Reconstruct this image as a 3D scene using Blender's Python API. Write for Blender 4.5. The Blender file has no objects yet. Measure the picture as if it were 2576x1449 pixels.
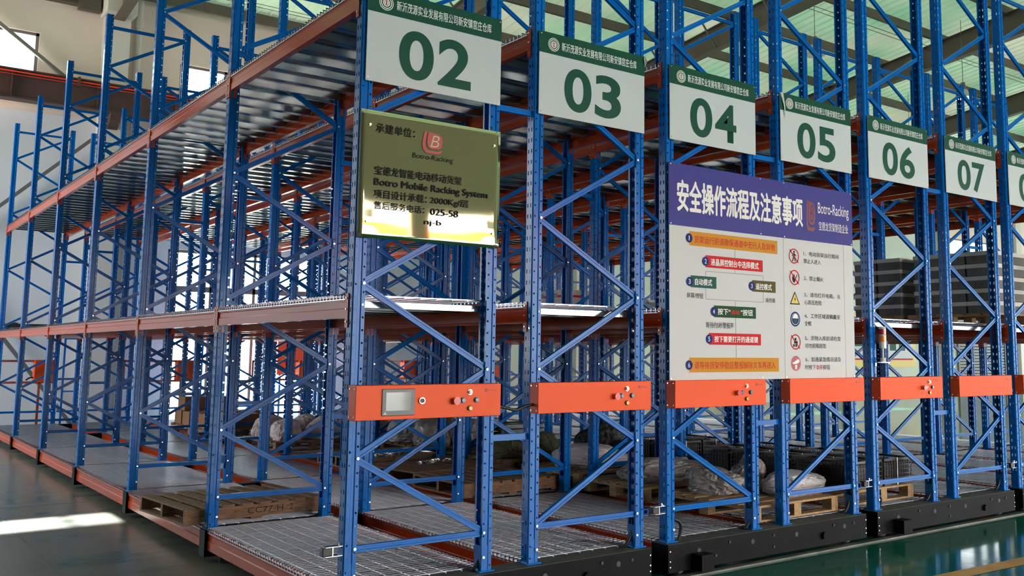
import bpy, bmesh, math, random
from mathutils import Vector, Matrix, noise
random.seed(7)
sc = bpy.context.scene
COL = sc.collection
R = math.radians

# ------------------------------------------------------------------ camera
cam = bpy.data.cameras.new('camera')
camo = bpy.data.objects.new('camera', cam); COL.objects.link(camo)
yaw, pitch, roll = 0.6666, 0.1175, 0.0073
fw = Vector((math.sin(yaw)*math.cos(pitch), math.cos(yaw)*math.cos(pitch), math.sin(pitch)))
rt = Vector((math.cos(yaw), -math.sin(yaw), 0)); up = rt.cross(fw)
r2 = rt*math.cos(roll)+up*math.sin(roll); u2 = -rt*math.sin(roll)+up*math.cos(roll)
camo.matrix_world = Matrix(((r2.x, u2.x, -fw.x, -2.4029), (r2.y, u2.y, -fw.y, -5.3183), (r2.z, u2.z, -fw.z, 1.3672), (0, 0, 0, 1)))
cam.sensor_width = 36; cam.lens = 2425.34/2576*36
cam.shift_x = -(1487.95-1288)/2576; cam.shift_y = (602.19-724.5)/2576
cam.clip_end = 300
sc.camera = camo

# ------------------------------------------------------------------ world, sun, exposure
sc.view_settings.view_transform = 'Standard'; sc.view_settings.look = 'None'
sc.view_settings.exposure = 0.62; sc.view_settings.gamma = 1.0
try: sc.view_settings.use_curve_mapping = False
except Exception: pass
w = bpy.data.worlds.new('sky'); sc.world = w; w.use_nodes = True
bg = w.node_tree.nodes['Background']; bg.inputs[0].default_value = (0.88, 0.94, 1.0, 1); bg.inputs[1].default_value = 5.5
sun = bpy.data.lights.new('sun', 'SUN'); sun.energy = 30.0; sun.angle = R(0.6); sun.color = (1, 0.95, 0.88)
suno = bpy.data.objects.new('sun', sun); COL.objects.link(suno)
suno.rotation_euler = Vector((-0.012, -1, -0.65)).to_track_quat('-Z', 'Y').to_euler()
def portal(x0, x1, z0, z1, y, face):       # sky light portals at the hall openings, some of them added unseen for light
    l = bpy.data.lights.new('portal', 'AREA'); l.shape = 'RECTANGLE'; l.size = x1-x0; l.size_y = z1-z0
    l.cycles.is_portal = True
    o = bpy.data.objects.new('portal', l); COL.objects.link(o)
    o.location = ((x0+x1)/2, y, (z0+z1)/2) if face[0] == 0 else (y, (x0+x1)/2, (z0+z1)/2)
    o.rotation_euler = Vector(face).to_track_quat('-Z', 'Y').to_euler()
FRONT_DOORS = [(1.5, 7.6, -.24, 4.65), (8.1, 14.6, -.24, 4.65), (19, 29, -.24, 4.65), (32, 42, -.24, 4.65)]  # last two are unseen, added to brighten the right side
RIGHT_FILL_OPENINGS = [(-6, 4, -.24, 4.6), (7, 15, -.24, 4.6)]  # unseen openings added to throw more light on the right end
for a in FRONT_DOORS: portal(*a, -13.9, (0, 1, 0))
LEFT_FILL_OPENING = [(9.5, 15.8, 1.0, 7.2)]  # unseen opening added to light the back wall and far posts
for a in LEFT_FILL_OPENING: portal(*a, -7.9, (1, 0, 0))
portal(3.3, 7.2, -.2, 3.55, 16.95, (0, -1, 0))
for a in RIGHT_FILL_OPENINGS: portal(*a, 45.9, (-1, 0, 0))

# ------------------------------------------------------------------ materials
def mat(name, col, rough=.5, metal=0.0, spec=.5, coat=0.0, noise_amt=0.0, nscale=6.0, col2=None, bump=0.0, bscale=40.0, emit=None, stretch=None):
    m = bpy.data.materials.new(name); m.use_nodes = True
    nt = m.node_tree; b = nt.nodes['Principled BSDF']
    b.inputs['Base Color'].default_value = (*col, 1); b.inputs['Roughness'].default_value = rough
    b.inputs['Metallic'].default_value = metal; b.inputs['Specular IOR Level'].default_value = spec
    b.inputs['Coat Weight'].default_value = coat
    if noise_amt or bump:
        tc = nt.nodes.new('ShaderNodeTexCoord'); src = tc.outputs['Object']
        if stretch:
            mp = nt.nodes.new('ShaderNodeMapping'); mp.inputs['Scale'].default_value = stretch
            nt.links.new(src, mp.inputs[0]); src = mp.outputs[0]
    if noise_amt:
        n = nt.nodes.new('ShaderNodeTexNoise'); n.inputs['Scale'].default_value = nscale; n.inputs['Detail'].default_value = 5
        nt.links.new(src, n.inputs['Vector'])
        rp = nt.nodes.new('ShaderNodeMapRange'); rp.inputs[1].default_value = .35; rp.inputs[2].default_value = .68
        nt.links.new(n.outputs[0], rp.inputs[0])
        mx = nt.nodes.new('ShaderNodeMix'); mx.data_type = 'RGBA'
        c2 = col2 or tuple(c*(1-noise_amt) for c in col)
        mx.inputs[6].default_value = (*col, 1); mx.inputs[7].default_value = (*c2, 1)
        nt.links.new(rp.outputs[0], mx.inputs[0]); nt.links.new(mx.outputs[2], b.inputs['Base Color'])
    if bump:
        n2 = nt.nodes.new('ShaderNodeTexNoise'); n2.inputs['Scale'].default_value = bscale; n2.inputs['Detail'].default_value = 4
        nt.links.new(src, n2.inputs['Vector'])
        bp = nt.nodes.new('ShaderNodeBump'); bp.inputs['Strength'].default_value = bump; bp.inputs['Distance'].default_value = .02
        nt.links.new(n2.outputs[0], bp.inputs['Height']); nt.links.new(bp.outputs[0], b.inputs['Normal'])
    if emit:
        b.inputs['Emission Color'].default_value = (*emit[:3], 1); b.inputs['Emission Strength'].default_value = emit[3]
    return m
M = {}
M['blue'] = mat('blue_paint', (0.0, 0.15, 0.55), .20, spec=.24, noise_amt=.12, nscale=3)
M['orange'] = mat('orange_beam_paint', (0.52, 0.055, 0.010), .18, spec=.34)
M['box'] = mat('orange_box_paint', (0.95, 0.10, 0.012), .42, spec=.25, bump=.04, bscale=400)
M['bolt'] = mat('zinc_bolt', (.85, .85, .82), .25, .9)
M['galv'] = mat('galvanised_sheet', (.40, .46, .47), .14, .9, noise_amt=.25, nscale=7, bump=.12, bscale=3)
M['galvdark'] = mat('dark_galvanised_sheet', (.055, .062, .068), .42, .5, noise_amt=.5, nscale=4, col2=(.10, .095, .085))
M['wire'] = mat('galvanised_wire', (.47, .52, .58), .27, .92)
M['black'] = mat('black_steel', (.003, .0035, .005), .5, spec=.1, noise_amt=1, col2=(.006, .007, .008), nscale=5)
M['dust'] = mat('dusty_black_top', (.10, .10, .095), .75, noise_amt=.5, nscale=9)
M['rubber'] = mat('black_rubber', (.012, .012, .012), .45)
M['white'] = mat('white_board', (.585, .61, .615), .4, spec=.3)
M['green'] = mat('sign_green', (.0, .070, .040), .35, spec=.25)
M['textwhite'] = mat('print_white', (.82, .83, .80), .4)
M['textblack'] = mat('print_black', (.006, .006, .006), .5, spec=.15)
M['indigo'] = mat('sign_indigo', (.040, .040, .26), .45, spec=.2)
M['red'] = mat('print_red', (.60, .012, .015), .5, spec=.15)
M['darkred'] = mat('print_dark_red', (.18, .02, .02), .4)
M['amber'] = mat('print_amber', (.62, .27, .02), .5, spec=.15)
M['teal'] = mat('print_teal', (.012, .10, .075), .5, spec=.15)
M['olive'] = mat('print_olive', (.10, .085, .012), .5, spec=.15)
M['dgreen'] = mat('print_dark_green', (.005, .065, .018), .5, spec=.15)
M['navy'] = mat('print_navy', (.005, .018, .16), .5, spec=.15)
M['yellow'] = mat('print_yellow', (.75, .55, .04), .4)
M['line'] = mat('thin_line_grey', (.25, .25, .27), .5)
M['gold'] = mat('gold_mirror', (.84, .74, .50), .03, 1.0)
M['logored'] = mat('logo_red', (.42, .035, .04), .4)
M['cream'] = mat('logo_cream', (.55, .50, .28), .4)
M['wood'] = mat('old_pallet_wood', (.30, .165, .085), .75, noise_amt=.55, nscale=9, stretch=(1, 4, 6), bump=.2)
M['wood2'] = mat('fresh_pallet_wood', (.52, .33, .16), .7, noise_amt=.4, nscale=8, stretch=(1.5, 6, 6), bump=.2)
M['bag'] = mat('clear_plastic_bag', (.42, .40, .38), .3, coat=.5, noise_amt=.45, nscale=5, bump=.9, bscale=11)
M['bagw'] = mat('white_plastic_bag', (.72, .71, .74), .35, coat=.4, noise_amt=.2, nscale=5, bump=.8, bscale=10)
M['bagk'] = mat('dark_fabric', (.05, .048, .045), .6, noise_amt=.4, nscale=5, bump=.5, bscale=9)
M['bagg'] = mat('green_sack', (.14, .15, .08), .7, noise_amt=.4, nscale=5, bump=.6, bscale=10)
M['bagp'] = mat('pale_pink_sack', (.74, .60, .57), .6, noise_amt=.3, nscale=5, bump=.8, bscale=10)
M['carton'] = mat('brown_carton', (.32, .155, .075), .8, noise_amt=.2, nscale=3)
M['cartonw'] = mat('white_carton', (.68, .60, .57), .7)
M['crate'] = mat('grey_crate', (.15, .145, .135), .5)
M['crateL'] = mat('light_grey_rim', (.74, .72, .67), .5)
M['blackplastic'] = mat('black_plastic', (.012, .012, .012), .35)
M['screen'] = mat('screen_glass', (.34, .36, .36), .08, coat=1)
M['bezel'] = mat('screen_bezel', (.045, .05, .055), .3)
M['pbtn_red'] = mat('button_red', (.70, .02, .03), .3, coat=.5)
M['pbtn_blue'] = mat('button_blue', (.03, .16, .30), .25, coat=.5)
M['pbtn_yel'] = mat('button_yellow', (.85, .42, .02), .25, coat=.5)
M['pbtn_wht'] = mat('button_white', (.75, .68, .68), .25, coat=.5)
M['wall'] = mat('wall_cream', (.84, .71, .60), .8, noise_amt=.06, nscale=.7)
M['wallfront'] = mat('beige_cladding', (.50, .46, .36), .8)
M['wallshade'] = mat('darkened_unseen_wall', (.13, .13, .12), .8)  # unseen left wall, darkened to keep fill light off the rack sides
M['wallw'] = mat('wall_grey_white', (.76, .76, .79), .8, noise_amt=.05, nscale=.7)
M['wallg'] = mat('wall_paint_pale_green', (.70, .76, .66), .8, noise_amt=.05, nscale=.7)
M['steelw'] = mat('white_painted_steel', (.66, .62, .55), .6)
M['brown'] = mat('brown_painted_steel', (.135, .105, .08), .55, noise_amt=.2, nscale=2)
M['greyst'] = mat('grey_painted_steel', (.16, .15, .14), .55)
M['crane'] = mat('crane_girder_brown', (.085, .04, .032), .5)
M['rail'] = mat('red_conductor_rail', (.80, .05, .02), .4)
M['shutter'] = mat('grey_roller_shutter', (.12, .125, .125), .5, .3)
M['ground'] = mat('concrete_yard', (.55, .54, .50), .9)
M['floorline'] = mat('yellow_floor_paint', (.68, .36, .05), .35, noise_amt=.25, nscale=6)
M['groundrail'] = mat('worn_steel_rail', (.20, .20, .18), .5, .4, noise_amt=.5, nscale=6)
M['lampglass'] = mat('clear_lamp_cover', (.55, .6, .55), .15, coat=.5)
M['film'] = mat('clear_peeling_film', (.6, .62, .62), .12, coat=1)
M['lampon'] = mat('lit_lamp', (1, 1, 1), .5, emit=(1, .98, .92, 6))
M['beaconred'] = mat('beacon_red_lens', (.45, .01, .02), .2, coat=.6)
M['beaconor'] = mat('beacon_orange_lens', (.95, .27, .01), .2, coat=.6)
M['beaconcl'] = mat('beacon_clear_lens', (.75, .68, .60), .2, coat=.6)
M['chrome'] = mat('chrome_steel', (.8, .8, .8), .12, 1)

def glass_mat():
    m = bpy.data.materials.new('window_glass'); m.use_nodes = True; nt = m.node_tree; nt.nodes.clear()
    o = nt.nodes.new('ShaderNodeOutputMaterial'); t = nt.nodes.new('ShaderNodeBsdfTransparent'); g = nt.nodes.new('ShaderNodeBsdfGlossy')
    g.inputs['Roughness'].default_value = .02; t.inputs[0].default_value = (.93, .96, .95, 1)
    x = nt.nodes.new('ShaderNodeMixShader'); x.inputs[0].default_value = .06
    nt.links.new(t.outputs[0], x.inputs[1]); nt.links.new(g.outputs[0], x.inputs[2]); nt.links.new(x.outputs[0], o.inputs[0]); return m
M['glass'] = glass_mat()

def roof_mat():
    m = bpy.data.materials.new('translucent_green_roof_sheet'); m.use_nodes = True; nt = m.node_tree; nt.nodes.clear()
    o = nt.nodes.new('ShaderNodeOutputMaterial'); t = nt.nodes.new('ShaderNodeBsdfTranslucent'); d = nt.nodes.new('ShaderNodeBsdfPrincipled')
    tc = nt.nodes.new('ShaderNodeTexCoord'); n = nt.nodes.new('ShaderNodeTexNoise'); n.inputs['Scale'].default_value = .35; n.inputs['Detail'].default_value = 3
    nt.links.new(tc.outputs['Object'], n.inputs['Vector'])
    r = nt.nodes.new('ShaderNodeMapRange'); r.inputs[1].default_value = .35; r.inputs[2].default_value = .65; nt.links.new(n.outputs[0], r.inputs[0])
    mx = nt.nodes.new('ShaderNodeMix'); mx.data_type = 'RGBA'
    mx.inputs[6].default_value = (.30, .60, .38, 1); mx.inputs[7].default_value = (.62, .66, .50, 1)
    nt.links.new(r.outputs[0], mx.inputs[0])
    nt.links.new(mx.outputs[2], t.inputs[0]); nt.links.new(mx.outputs[2], d.inputs['Base Color']); d.inputs['Roughness'].default_value = .3
    x = nt.nodes.new('ShaderNodeMixShader'); x.inputs[0].default_value = .032
    nt.links.new(d.outputs[0], x.inputs[1]); nt.links.new(t.outputs[0], x.inputs[2]); nt.links.new(x.outputs[0], o.inputs[0]); return m
M['roof'] = roof_mat()

def floor_mat():
    m = bpy.data.materials.new('worn_green_epoxy'); m.use_nodes = True; nt = m.node_tree; b = nt.nodes['Principled BSDF']
    tc = nt.nodes.new('ShaderNodeTexCoord')
    mp = nt.nodes.new('ShaderNodeMapping'); mp.inputs['Scale'].default_value = (.7, 2.2, 1); nt.links.new(tc.outputs['Object'], mp.inputs[0])
    n = nt.nodes.new('ShaderNodeTexNoise'); n.inputs['Scale'].default_value = 1.6; n.inputs['Detail'].default_value = 6; n.inputs['Distortion'].default_value = .6
    nt.links.new(mp.outputs[0], n.inputs['Vector'])
    # dust: heavy in the left aisle (x < 0) where the traffic runs, light in front of the racks
    sp = nt.nodes.new('ShaderNodeSeparateXYZ'); nt.links.new(tc.outputs['Object'], sp.inputs[0])
    mr = nt.nodes.new('ShaderNodeMapRange'); mr.inputs[1].default_value = 1.5; mr.inputs[2].default_value = 0.0; mr.inputs[3].default_value = -.22; mr.inputs[4].default_value = .34
    nt.links.new(sp.outputs[0], mr.inputs[0])
    ad = nt.nodes.new('ShaderNodeMath'); nt.links.new(n.outputs[0], ad.inputs[0]); nt.links.new(mr.outputs[0], ad.inputs[1])
    r = nt.nodes.new('ShaderNodeMapRange'); r.inputs[1].default_value = .38; r.inputs[2].default_value = .85; nt.links.new(ad.outputs[0], r.inputs[0])
    mx = nt.nodes.new('ShaderNodeMix'); mx.data_type = 'RGBA'
    mx.inputs[6].default_value = (.008, .125, .090, 1); mx.inputs[7].default_value = (.20, .20, .17, 1)
    nt.links.new(r.outputs[0], mx.inputs[0]); nt.links.new(mx.outputs[2], b.inputs['Base Color'])
    r2 = nt.nodes.new('ShaderNodeMapRange'); r2.inputs[3].default_value = .11; r2.inputs[4].default_value = .24; nt.links.new(r.outputs[0], r2.inputs[0])
    nt.links.new(r2.outputs[0], b.inputs['Roughness']); b.inputs['Specular IOR Level'].default_value = .38
    n2 = nt.nodes.new('ShaderNodeTexNoise'); n2.inputs['Scale'].default_value = 3; nt.links.new(tc.outputs['Object'], n2.inputs['Vector'])
    bp = nt.nodes.new('ShaderNodeBump'); bp.inputs['Strength'].default_value = .05; bp.inputs['Distance'].default_value = .02
    nt.links.new(n2.outputs[0], bp.inputs['Height']); nt.links.new(bp.outputs[0], b.inputs['Normal'])
    return m
M['floor'] = floor_mat()

# ------------------------------------------------------------------ mesh helpers
class MB:
    def __init__(s): s.v = []; s.f = []; s.m = []
    def quad(s, a, b, c, d, mi=0):
        n = len(s.v); s.v += [a, b, c, d]; s.f.append((n, n+1, n+2, n+3)); s.m.append(mi)
    def poly(s, pts, mi=0):
        n = len(s.v); s.v += list(pts); s.f.append(tuple(range(n, n+len(pts)))); s.m.append(mi)
    def box(s, x0, x1, y0, y1, z0, z1, mi=0):
        n = len(s.v)
        s.v += [(x0, y0, z0), (x1, y0, z0), (x1, y1, z0), (x0, y1, z0), (x0, y0, z1), (x1, y0, z1), (x1, y1, z1), (x0, y1, z1)]
        for f in ((0, 3, 2, 1), (4, 5, 6, 7), (0, 1, 5, 4), (1, 2, 6, 5), (2, 3, 7, 6), (3, 0, 4, 7)):
            s.f.append(tuple(n+i for i in f)); s.m.append(mi)
    def bar(s, p, q, w, h, upv=(0, 0, 1), mi=0):
        p = Vector(p); q = Vector(q); d = (q-p).normalized(); u = Vector(upv)
        a = d.cross(u).normalized()*w/2; b = a.cross(d).normalized()*h/2; n = len(s.v)
        for c in (p, q): s.v += [tuple(c-a-b), tuple(c+a-b), tuple(c+a+b), tuple(c-a+b)]
        for f in ((0, 1, 2, 3), (7, 6, 5, 4), (0, 4, 5, 1), (1, 5, 6, 2), (2, 6, 7, 3), (3, 7, 4, 0)):
            s.f.append(tuple(n+i for i in f)); s.m.append(mi)
    def prism(s, pts2, axis, a0, a1, mi=0, closed=True, caps=True):
        """extrude a 2D outline; axis 'x': pts=(y,z); 'y': pts=(x,z); 'z': pts=(x,y)"""
        def P(p, t): return {'x': (t, p[0], p[1]), 'y': (p[0], t, p[1]), 'z': (p[0], p[1], t)}[axis]
        n = len(s.v); k = len(pts2)
        s.v += [P(p, a0) for p in pts2]+[P(p, a1) for p in pts2]
        for i in range(k if closed else k-1):
            j = (i+1) % k; s.f.append((n+i, n+j, n+k+j, n+k+i)); s.m.append(mi)
        if closed and caps:
            s.f.append(tuple(n+i for i in reversed(range(k)))); s.m.append(mi)
            s.f.append(tuple(n+k+i for i in range(k))); s.m.append(mi)
    def cyl(s, p, q, r, n=12, r2=None, mi=0):
        p = Vector(p); q = Vector(q); d = (q-p).normalized(); r2 = r if r2 is None else r2
        a = d.orthogonal().normalized(); b = d.cross(a); k = len(s.v)
        for c, rr in ((p, r), (q, r2)):
            s.v += [tuple(c+(a*math.cos(t)+b*math.sin(t))*rr) for t in [2*math.pi*i/n for i in range(n)]]
        for i in range(n):
            j = (i+1) % n; s.f.append((k+i, k+j, k+n+j, k+n+i)); s.m.append(mi)
        s.f.append(tuple(k+i for i in reversed(range(n)))); s.m.append(mi)
        s.f.append(tuple(k+n+i for i in range(n))); s.m.append(mi)
    def mesh(s, name, mats):
        me = bpy.data.meshes.new(name); me.from_pydata(s.v, [], s.f)
        for m in (mats if isinstance(mats, (list, tuple)) else [mats]): me.materials.append(M[m] if isinstance(m, str) else m)
        if any(s.m): me.polygons.foreach_set('material_index', s.m)
        me.update(); return me
    def obj(s, name, mats, parent=None, loc=(0, 0, 0), **kw): return link(name, s.mesh(name, mats), parent, loc, **kw)

def link(name, data, parent=None, loc=(0, 0, 0), rz=0.0, label=None, cat=None, group=None, kind=None):
    o = bpy.data.objects.new(name, data); COL.objects.link(o)
    if parent: o.parent = parent
    o.location = loc
    if rz: o.rotation_euler = (0, 0, rz)
    if label: o['label'] = label
    if cat: o['category'] = cat
    if group: o['group'] = group
    if kind: o['kind'] = kind
    return o
def thing(name, label, cat, loc=(0, 0, 0), rz=0.0, group=None): return link(name, None, None, loc, rz, label, cat, group)
def bevel(o, wd=.004, seg=2):
    b = o.modifiers.new('bevel', 'BEVEL'); b.width = wd; b.segments = seg; b.limit_method = 'ANGLE'; return o
def smooth(me):
    me.polygons.foreach_set('use_smooth', [True]*len(me.polygons)); return me
def tube(name, pts, r, m, parent=None, loc=(0, 0, 0), **kw):
    c = bpy.data.curves.new(name, 'CURVE'); c.dimensions = '3D'; c.bevel_depth = r; c.bevel_resolution = 3; c.use_fill_caps = True
    s = c.splines.new('BEZIER'); s.bezier_points.add(len(pts)-1)
    for b, p in zip(s.bezier_points, pts): b.co = p; b.handle_left_type = b.handle_right_type = 'AUTO'
    o = bpy.data.objects.new('t', c); COL.objects.link(o)
    me = bpy.data.meshes.new_from_object(o.evaluated_get(bpy.context.evaluated_depsgraph_get()))
    bpy.data.objects.remove(o); bpy.data.curves.remove(c); me.name = name; me.materials.clear(); me.materials.append(M[m]); smooth(me)
    return link(name, me, parent, loc, **kw)

# ------------------------------------------------------------------ building shell
FZ = -0.24; WY = 17.0; CARR = 2.496; G = .275; W = 1.0; BAY = 2.483; PD = .088
L = [0.0, 1.692, 3.589]; TOP = 5.498
f = MB(); f.quad((-8, -14, FZ), (46, -14, FZ), (46, WY, FZ), (-8, WY, FZ)); f.obj('floor', 'floor', kind='structure')
g = MB(); g.box(-60, 100, -80, -14.0, FZ-.3, FZ-.03); g.box(-60, 100, WY+.24, 80, FZ-.3, FZ-.03); g.box(-60, -8.24, -14.0, WY+.24, FZ-.3, FZ-.03); g.obj('yard_ground', 'ground', kind='structure')
# saw-cut joints of the slab: shallow dusty grooves
jm = mat('joint_filler', (.13, .12, .09), .7)
for i, y in enumerate((-3.55, .55, 4.65+1.6, 10.5)):
    j = MB(); j.box(-8, 0.0, y, y+.012, FZ-.002, FZ+.0012); j.obj('trim_%d' % (10+i), jm, kind='structure')
j = MB(); j.box(-.98, -.968, -13, 16.9, FZ-.002, FZ+.0012); j.obj('trim_15', jm, kind='structure')
# yellow aisle line and ground rail
j = MB(); j.poly([(3.2, -1.08, FZ+.002), (3.2, -1.24, FZ+.002), (12.5, -1.72, FZ+.002), (12.5, -1.55, FZ+.002)][::1]); j.obj('trim_1', 'floorline', kind='structure')
j = MB(); j.box(-.1, 30, -.10, -.045, FZ-.01, FZ+.012); j.box(-.1, 30, -.03, -.005, FZ-.01, FZ+.006); j.obj('trim_2', 'groundrail', kind='structure')

def wall(name, axis, pos, th, a0, a1, z0, z1, holes, m):
    """wall with rectangular openings (u0,u1,z0,z1); axis 'y' = plane y=pos running along x"""
    us = sorted({a0, a1, *[h[0] for h in holes], *[h[1] for h in holes]}); zs = sorted({z0, z1, *[h[2] for h in holes], *[h[3] for h in holes]})
    b = MB()
    for i in range(len(us)-1):
        run = None
        for k in range(len(zs)-1):
            cu = (us[i]+us[i+1])/2; cz = (zs[k]+zs[k+1])/2
            solid = not any(h[0] < cu < h[1] and h[2] < cz < h[3] for h in holes)
            if solid: run = (run[0] if run else zs[k], zs[k+1])
            if run and (not solid or k == len(zs)-2):
                if axis == 'y': b.box(us[i], us[i+1], pos, pos+th, *run)
                else: b.box(pos, pos+th, us[i], us[i+1], *run)
                run = None
    return b.obj(name, m, kind='structure')
ROOFZ = lambda y: 9.05+.1264*(WY-y)
BACK = [(-3.0, .56, 6.75, 7.88), (3.35, 6.4, 6.75, 7.78), (3.32, 7.2, -.2, 3.58), (18.0, 24.0, 2.55, 3.35), (34.2, 37.6, 5.3, 6.3)]
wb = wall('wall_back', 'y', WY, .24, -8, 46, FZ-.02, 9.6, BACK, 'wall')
wf = wall('wall_front', 'y', -14.24, .24, -8, 46, FZ, 13.6, FRONT_DOORS, 'wallfront')
wl = wall('wall_left', 'x', -8.24, .24, -14.24, WY+.24, FZ, 13.6, LEFT_FILL_OPENING, 'wallshade')
wr = wall('wall_right', 'x', 46, .24, -14.24, WY+.24, FZ, 13.6, RIGHT_FILL_OPENINGS, 'wallg')
# the lower strip of the right half of the hall is repainted pale green
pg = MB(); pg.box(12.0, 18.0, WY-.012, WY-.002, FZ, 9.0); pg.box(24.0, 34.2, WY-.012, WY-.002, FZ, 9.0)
pg.box(18.0, 24.0, WY-.012, WY-.002, FZ, 2.55); pg.box(18, 24, WY-.012, WY-.002, 3.35, 9.0); pg.box(34.2, 46, WY-.012, WY-.002, FZ, 5.3); pg.obj('wall_colour_layer', 'wallg', wb)
pg = MB(); pg.box(-8, 3.32, WY-.012, WY-.002, FZ, 6.2); pg.box(7.2, 12.0, WY-.012, WY-.002, FZ, 6.2); pg.box(3.32, 7.2, WY-.012, WY-.002, 3.58, 6.2); pg.obj('wall_colour_layer', 'wallw', wb)  # grey-white layer on the lower wall; cream above holds a warm tint
# windows: frames, mullions and panes
def window(n, x0, x1, z0, z1, vs, hs, fr='greyst', t=.06):
    r = link('window_%d' % n, None, kind='structure')
    b = MB(); y0, y1 = WY+.05, WY+.13
    b.box(x0, x1, y0, y1, z0, z0+t); b.box(x0, x1, y0, y1, z1-t, z1); b.box(x0, x0+t, y0, y1, z0, z1); b.box(x1-t, x1, y0, y1, z0, z1)
    for v in vs: b.box(v-t/2, v+t/2, y0, y1, z0, z1)
    for h in hs: b.box(x0, x1, y0, y1, h-t, h+t)
    b.obj('window_frame', fr, r)
    xs = [x0, *vs, x1]; zs = [z0, *hs, z1]
    for i in range(len(xs)-1):
        for k in range(len(zs)-1):
            p = MB(); p.box(xs[i]+t*.6, xs[i+1]-t*.6, WY+.085, WY+.091, zs[k]+t*.6, zs[k+1]-t*.6); p.obj('pane', 'glass', r)
window(1, -3.0, .56, 6.75, 7.88, [-1.5, -.34], [])
window(2, 3.35, 6.4, 6.75, 7.78, [4.37, 5.38], [])
window(3, 3.32, 7.2, -.2, 3.58, [4.29, 5.26, 6.23], [2.72])
window(4, 18.0, 24.0, 2.55, 3.35, [20.0, 22.0], [])
window(5, 34.2, 37.6, 5.3, 6.3, [35.9], [])
# columns on the back wall, downpipe, eave girts
colm = MB(); colm.box(1.72, 2.2, 16.62, 17.0, FZ, 9.0); colm.obj('column', 'steelw', wb)
colm = MB(); colm.box(1.66, 2.26, 16.35, 17.0, 8.45, 9.05); bevel(colm.obj('column_head', 'steelw', wb), .02)
p = MB(); p.cyl((2.42, 16.88, 6.9), (2.42, 16.88, 9.2), .07, 16); p.cyl((2.42, 16.88, FZ), (2.42, 16.88, 6.9), .06, 16); p.cyl((2.42, 16.88, 8.35), (2.42, 16.88, 8.5), .085, 16); p.obj('downpipe', 'steelw', wb)
for cx in (8.4, 14.6, 20.8, 27.0, 33.2, 39.4): c = MB(); c.box(cx-.22, cx+.22, 16.68, 17.0, FZ, 9.0); c.obj('column', 'steelw', wb)
c = MB(); c.box(-8, 1.7, 16.86, 17.0, 8.62, 8.8); c.box(-8, 1.7, 16.8, 17.0, 8.6, 8.63); c.box(1.2, 1.62, 16.75, 16.9, 8.5, 8.9); c.obj('eave_girt', 'brown', wb)
# diagonal wall bracing
for a, b_ in (((-1.2, 2.95), (2.05, 6.15)), ((-.30, 2.2), (1.66, -.2)), ((-1.6, 8.8), (1.75, 6.45)), ((2.1, 2.2), (.2, 3.6))):
    pass
for a, b_ in (((-.9, 3.21), (2.0, 6.12)), ((-.45, 2.55), (1.62, -.18)), ((-.9, 8.35), (1.05, 6.95))):
    c = MB(); c.bar((a[0], 16.72, a[1]), (b_[0], 16.72, b_[1]), .07, .10, (0, 1, 0)); c.obj('wall_brace', 'greyst', wb)
# crane girder with conductor rail
cr = thing('crane_girder', 'dark brown crane runway girder with a red conductor rail along the back wall', 'girder', (0, 0, 0))
c = MB(); c.box(-8, 30, 16.44, 16.47, 6.31, 6.88); c.box(-8, 30, 16.31, 16.6, 6.28, 6.31); c.box(-8, 30, 16.31, 16.6, 6.86, 6.89)
c.obj('i_beam', 'crane', cr)
for i in range(24):
    c = MB(); x = -7.7+i*1.55; c.box(x, x+.014, 16.32, 16.44, 6.31, 6.86); c.obj('web_stiffener', 'crane', cr)
c = MB(); c.box(-8, 30, 16.27, 16.29, 6.795, 6.825); c.box(-8, 30, 16.27, 16.29, 6.745, 6.755)
c.obj('conductor_rail', 'rail', cr)
for i in range(18):
    c = MB(); x = -7.2+i*2.1; c.box(x, x+.05, 16.24, 16.34, 6.70, 6.9); c.obj('rail_hanger', 'crane', cr)
for cx in (1.96, 8.4, 14.6, 20.8, 27.0):
    c = MB(); c.prism([(16.3, 6.28), (16.95, 6.28), (16.95, 5.8), (16.35, 6.12)], 'x', cx-.1, cx+.1); c.obj('corbel', 'crane', cr)

# roof: corrugated translucent sheets, purlins, tapered rafters, fly braces
ceil = link('ceiling', None, kind='structure')
X0 = -8.24
for si in range(9):
    b = MB(); xa = X0+si*6.1
    x = xa
    prof = []
    while x < xa+6.1-1e-6:
        prof += [(x, 0), (x+.14, 0), (x+.165, .035), (x+.22, .035), (x+.245, 0)]; x += .305
    prof.append((xa+6.1, 0))
    for i in range(len(prof)-1):
        (xx0, h0), (xx1, h1) = prof[i], prof[i+1]
        b.quad((xx0, WY+.3, ROOFZ(WY+.3)+h0), (xx1, WY+.3, ROOFZ(WY+.3)+h1), (xx1, -14.3, ROOFZ(-14.3)+h1), (xx0, -14.3, ROOFZ(-14.3)+h0))
    b.obj('roof_sheet', 'roof', ceil)
pm = MB(); pm.prism([(0, 0), (.08, 0), (.08, -.02), (.008, -.02), (.008, -.27), (-.08, -.27), (-.08, -.25), (0, -.25)], 'x', X0, 46.2)
pme = pm.mesh('purlin', 'brown')
y = WY-.6
while y > -14:
    link('purlin', pme, ceil, (0, y, ROOFZ(y)-.012)); y -= 1.9
RX = (-4.3, 1.96, 8.4, 14.6, 20.8, 27.0, 33.2, 39.4)
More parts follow.
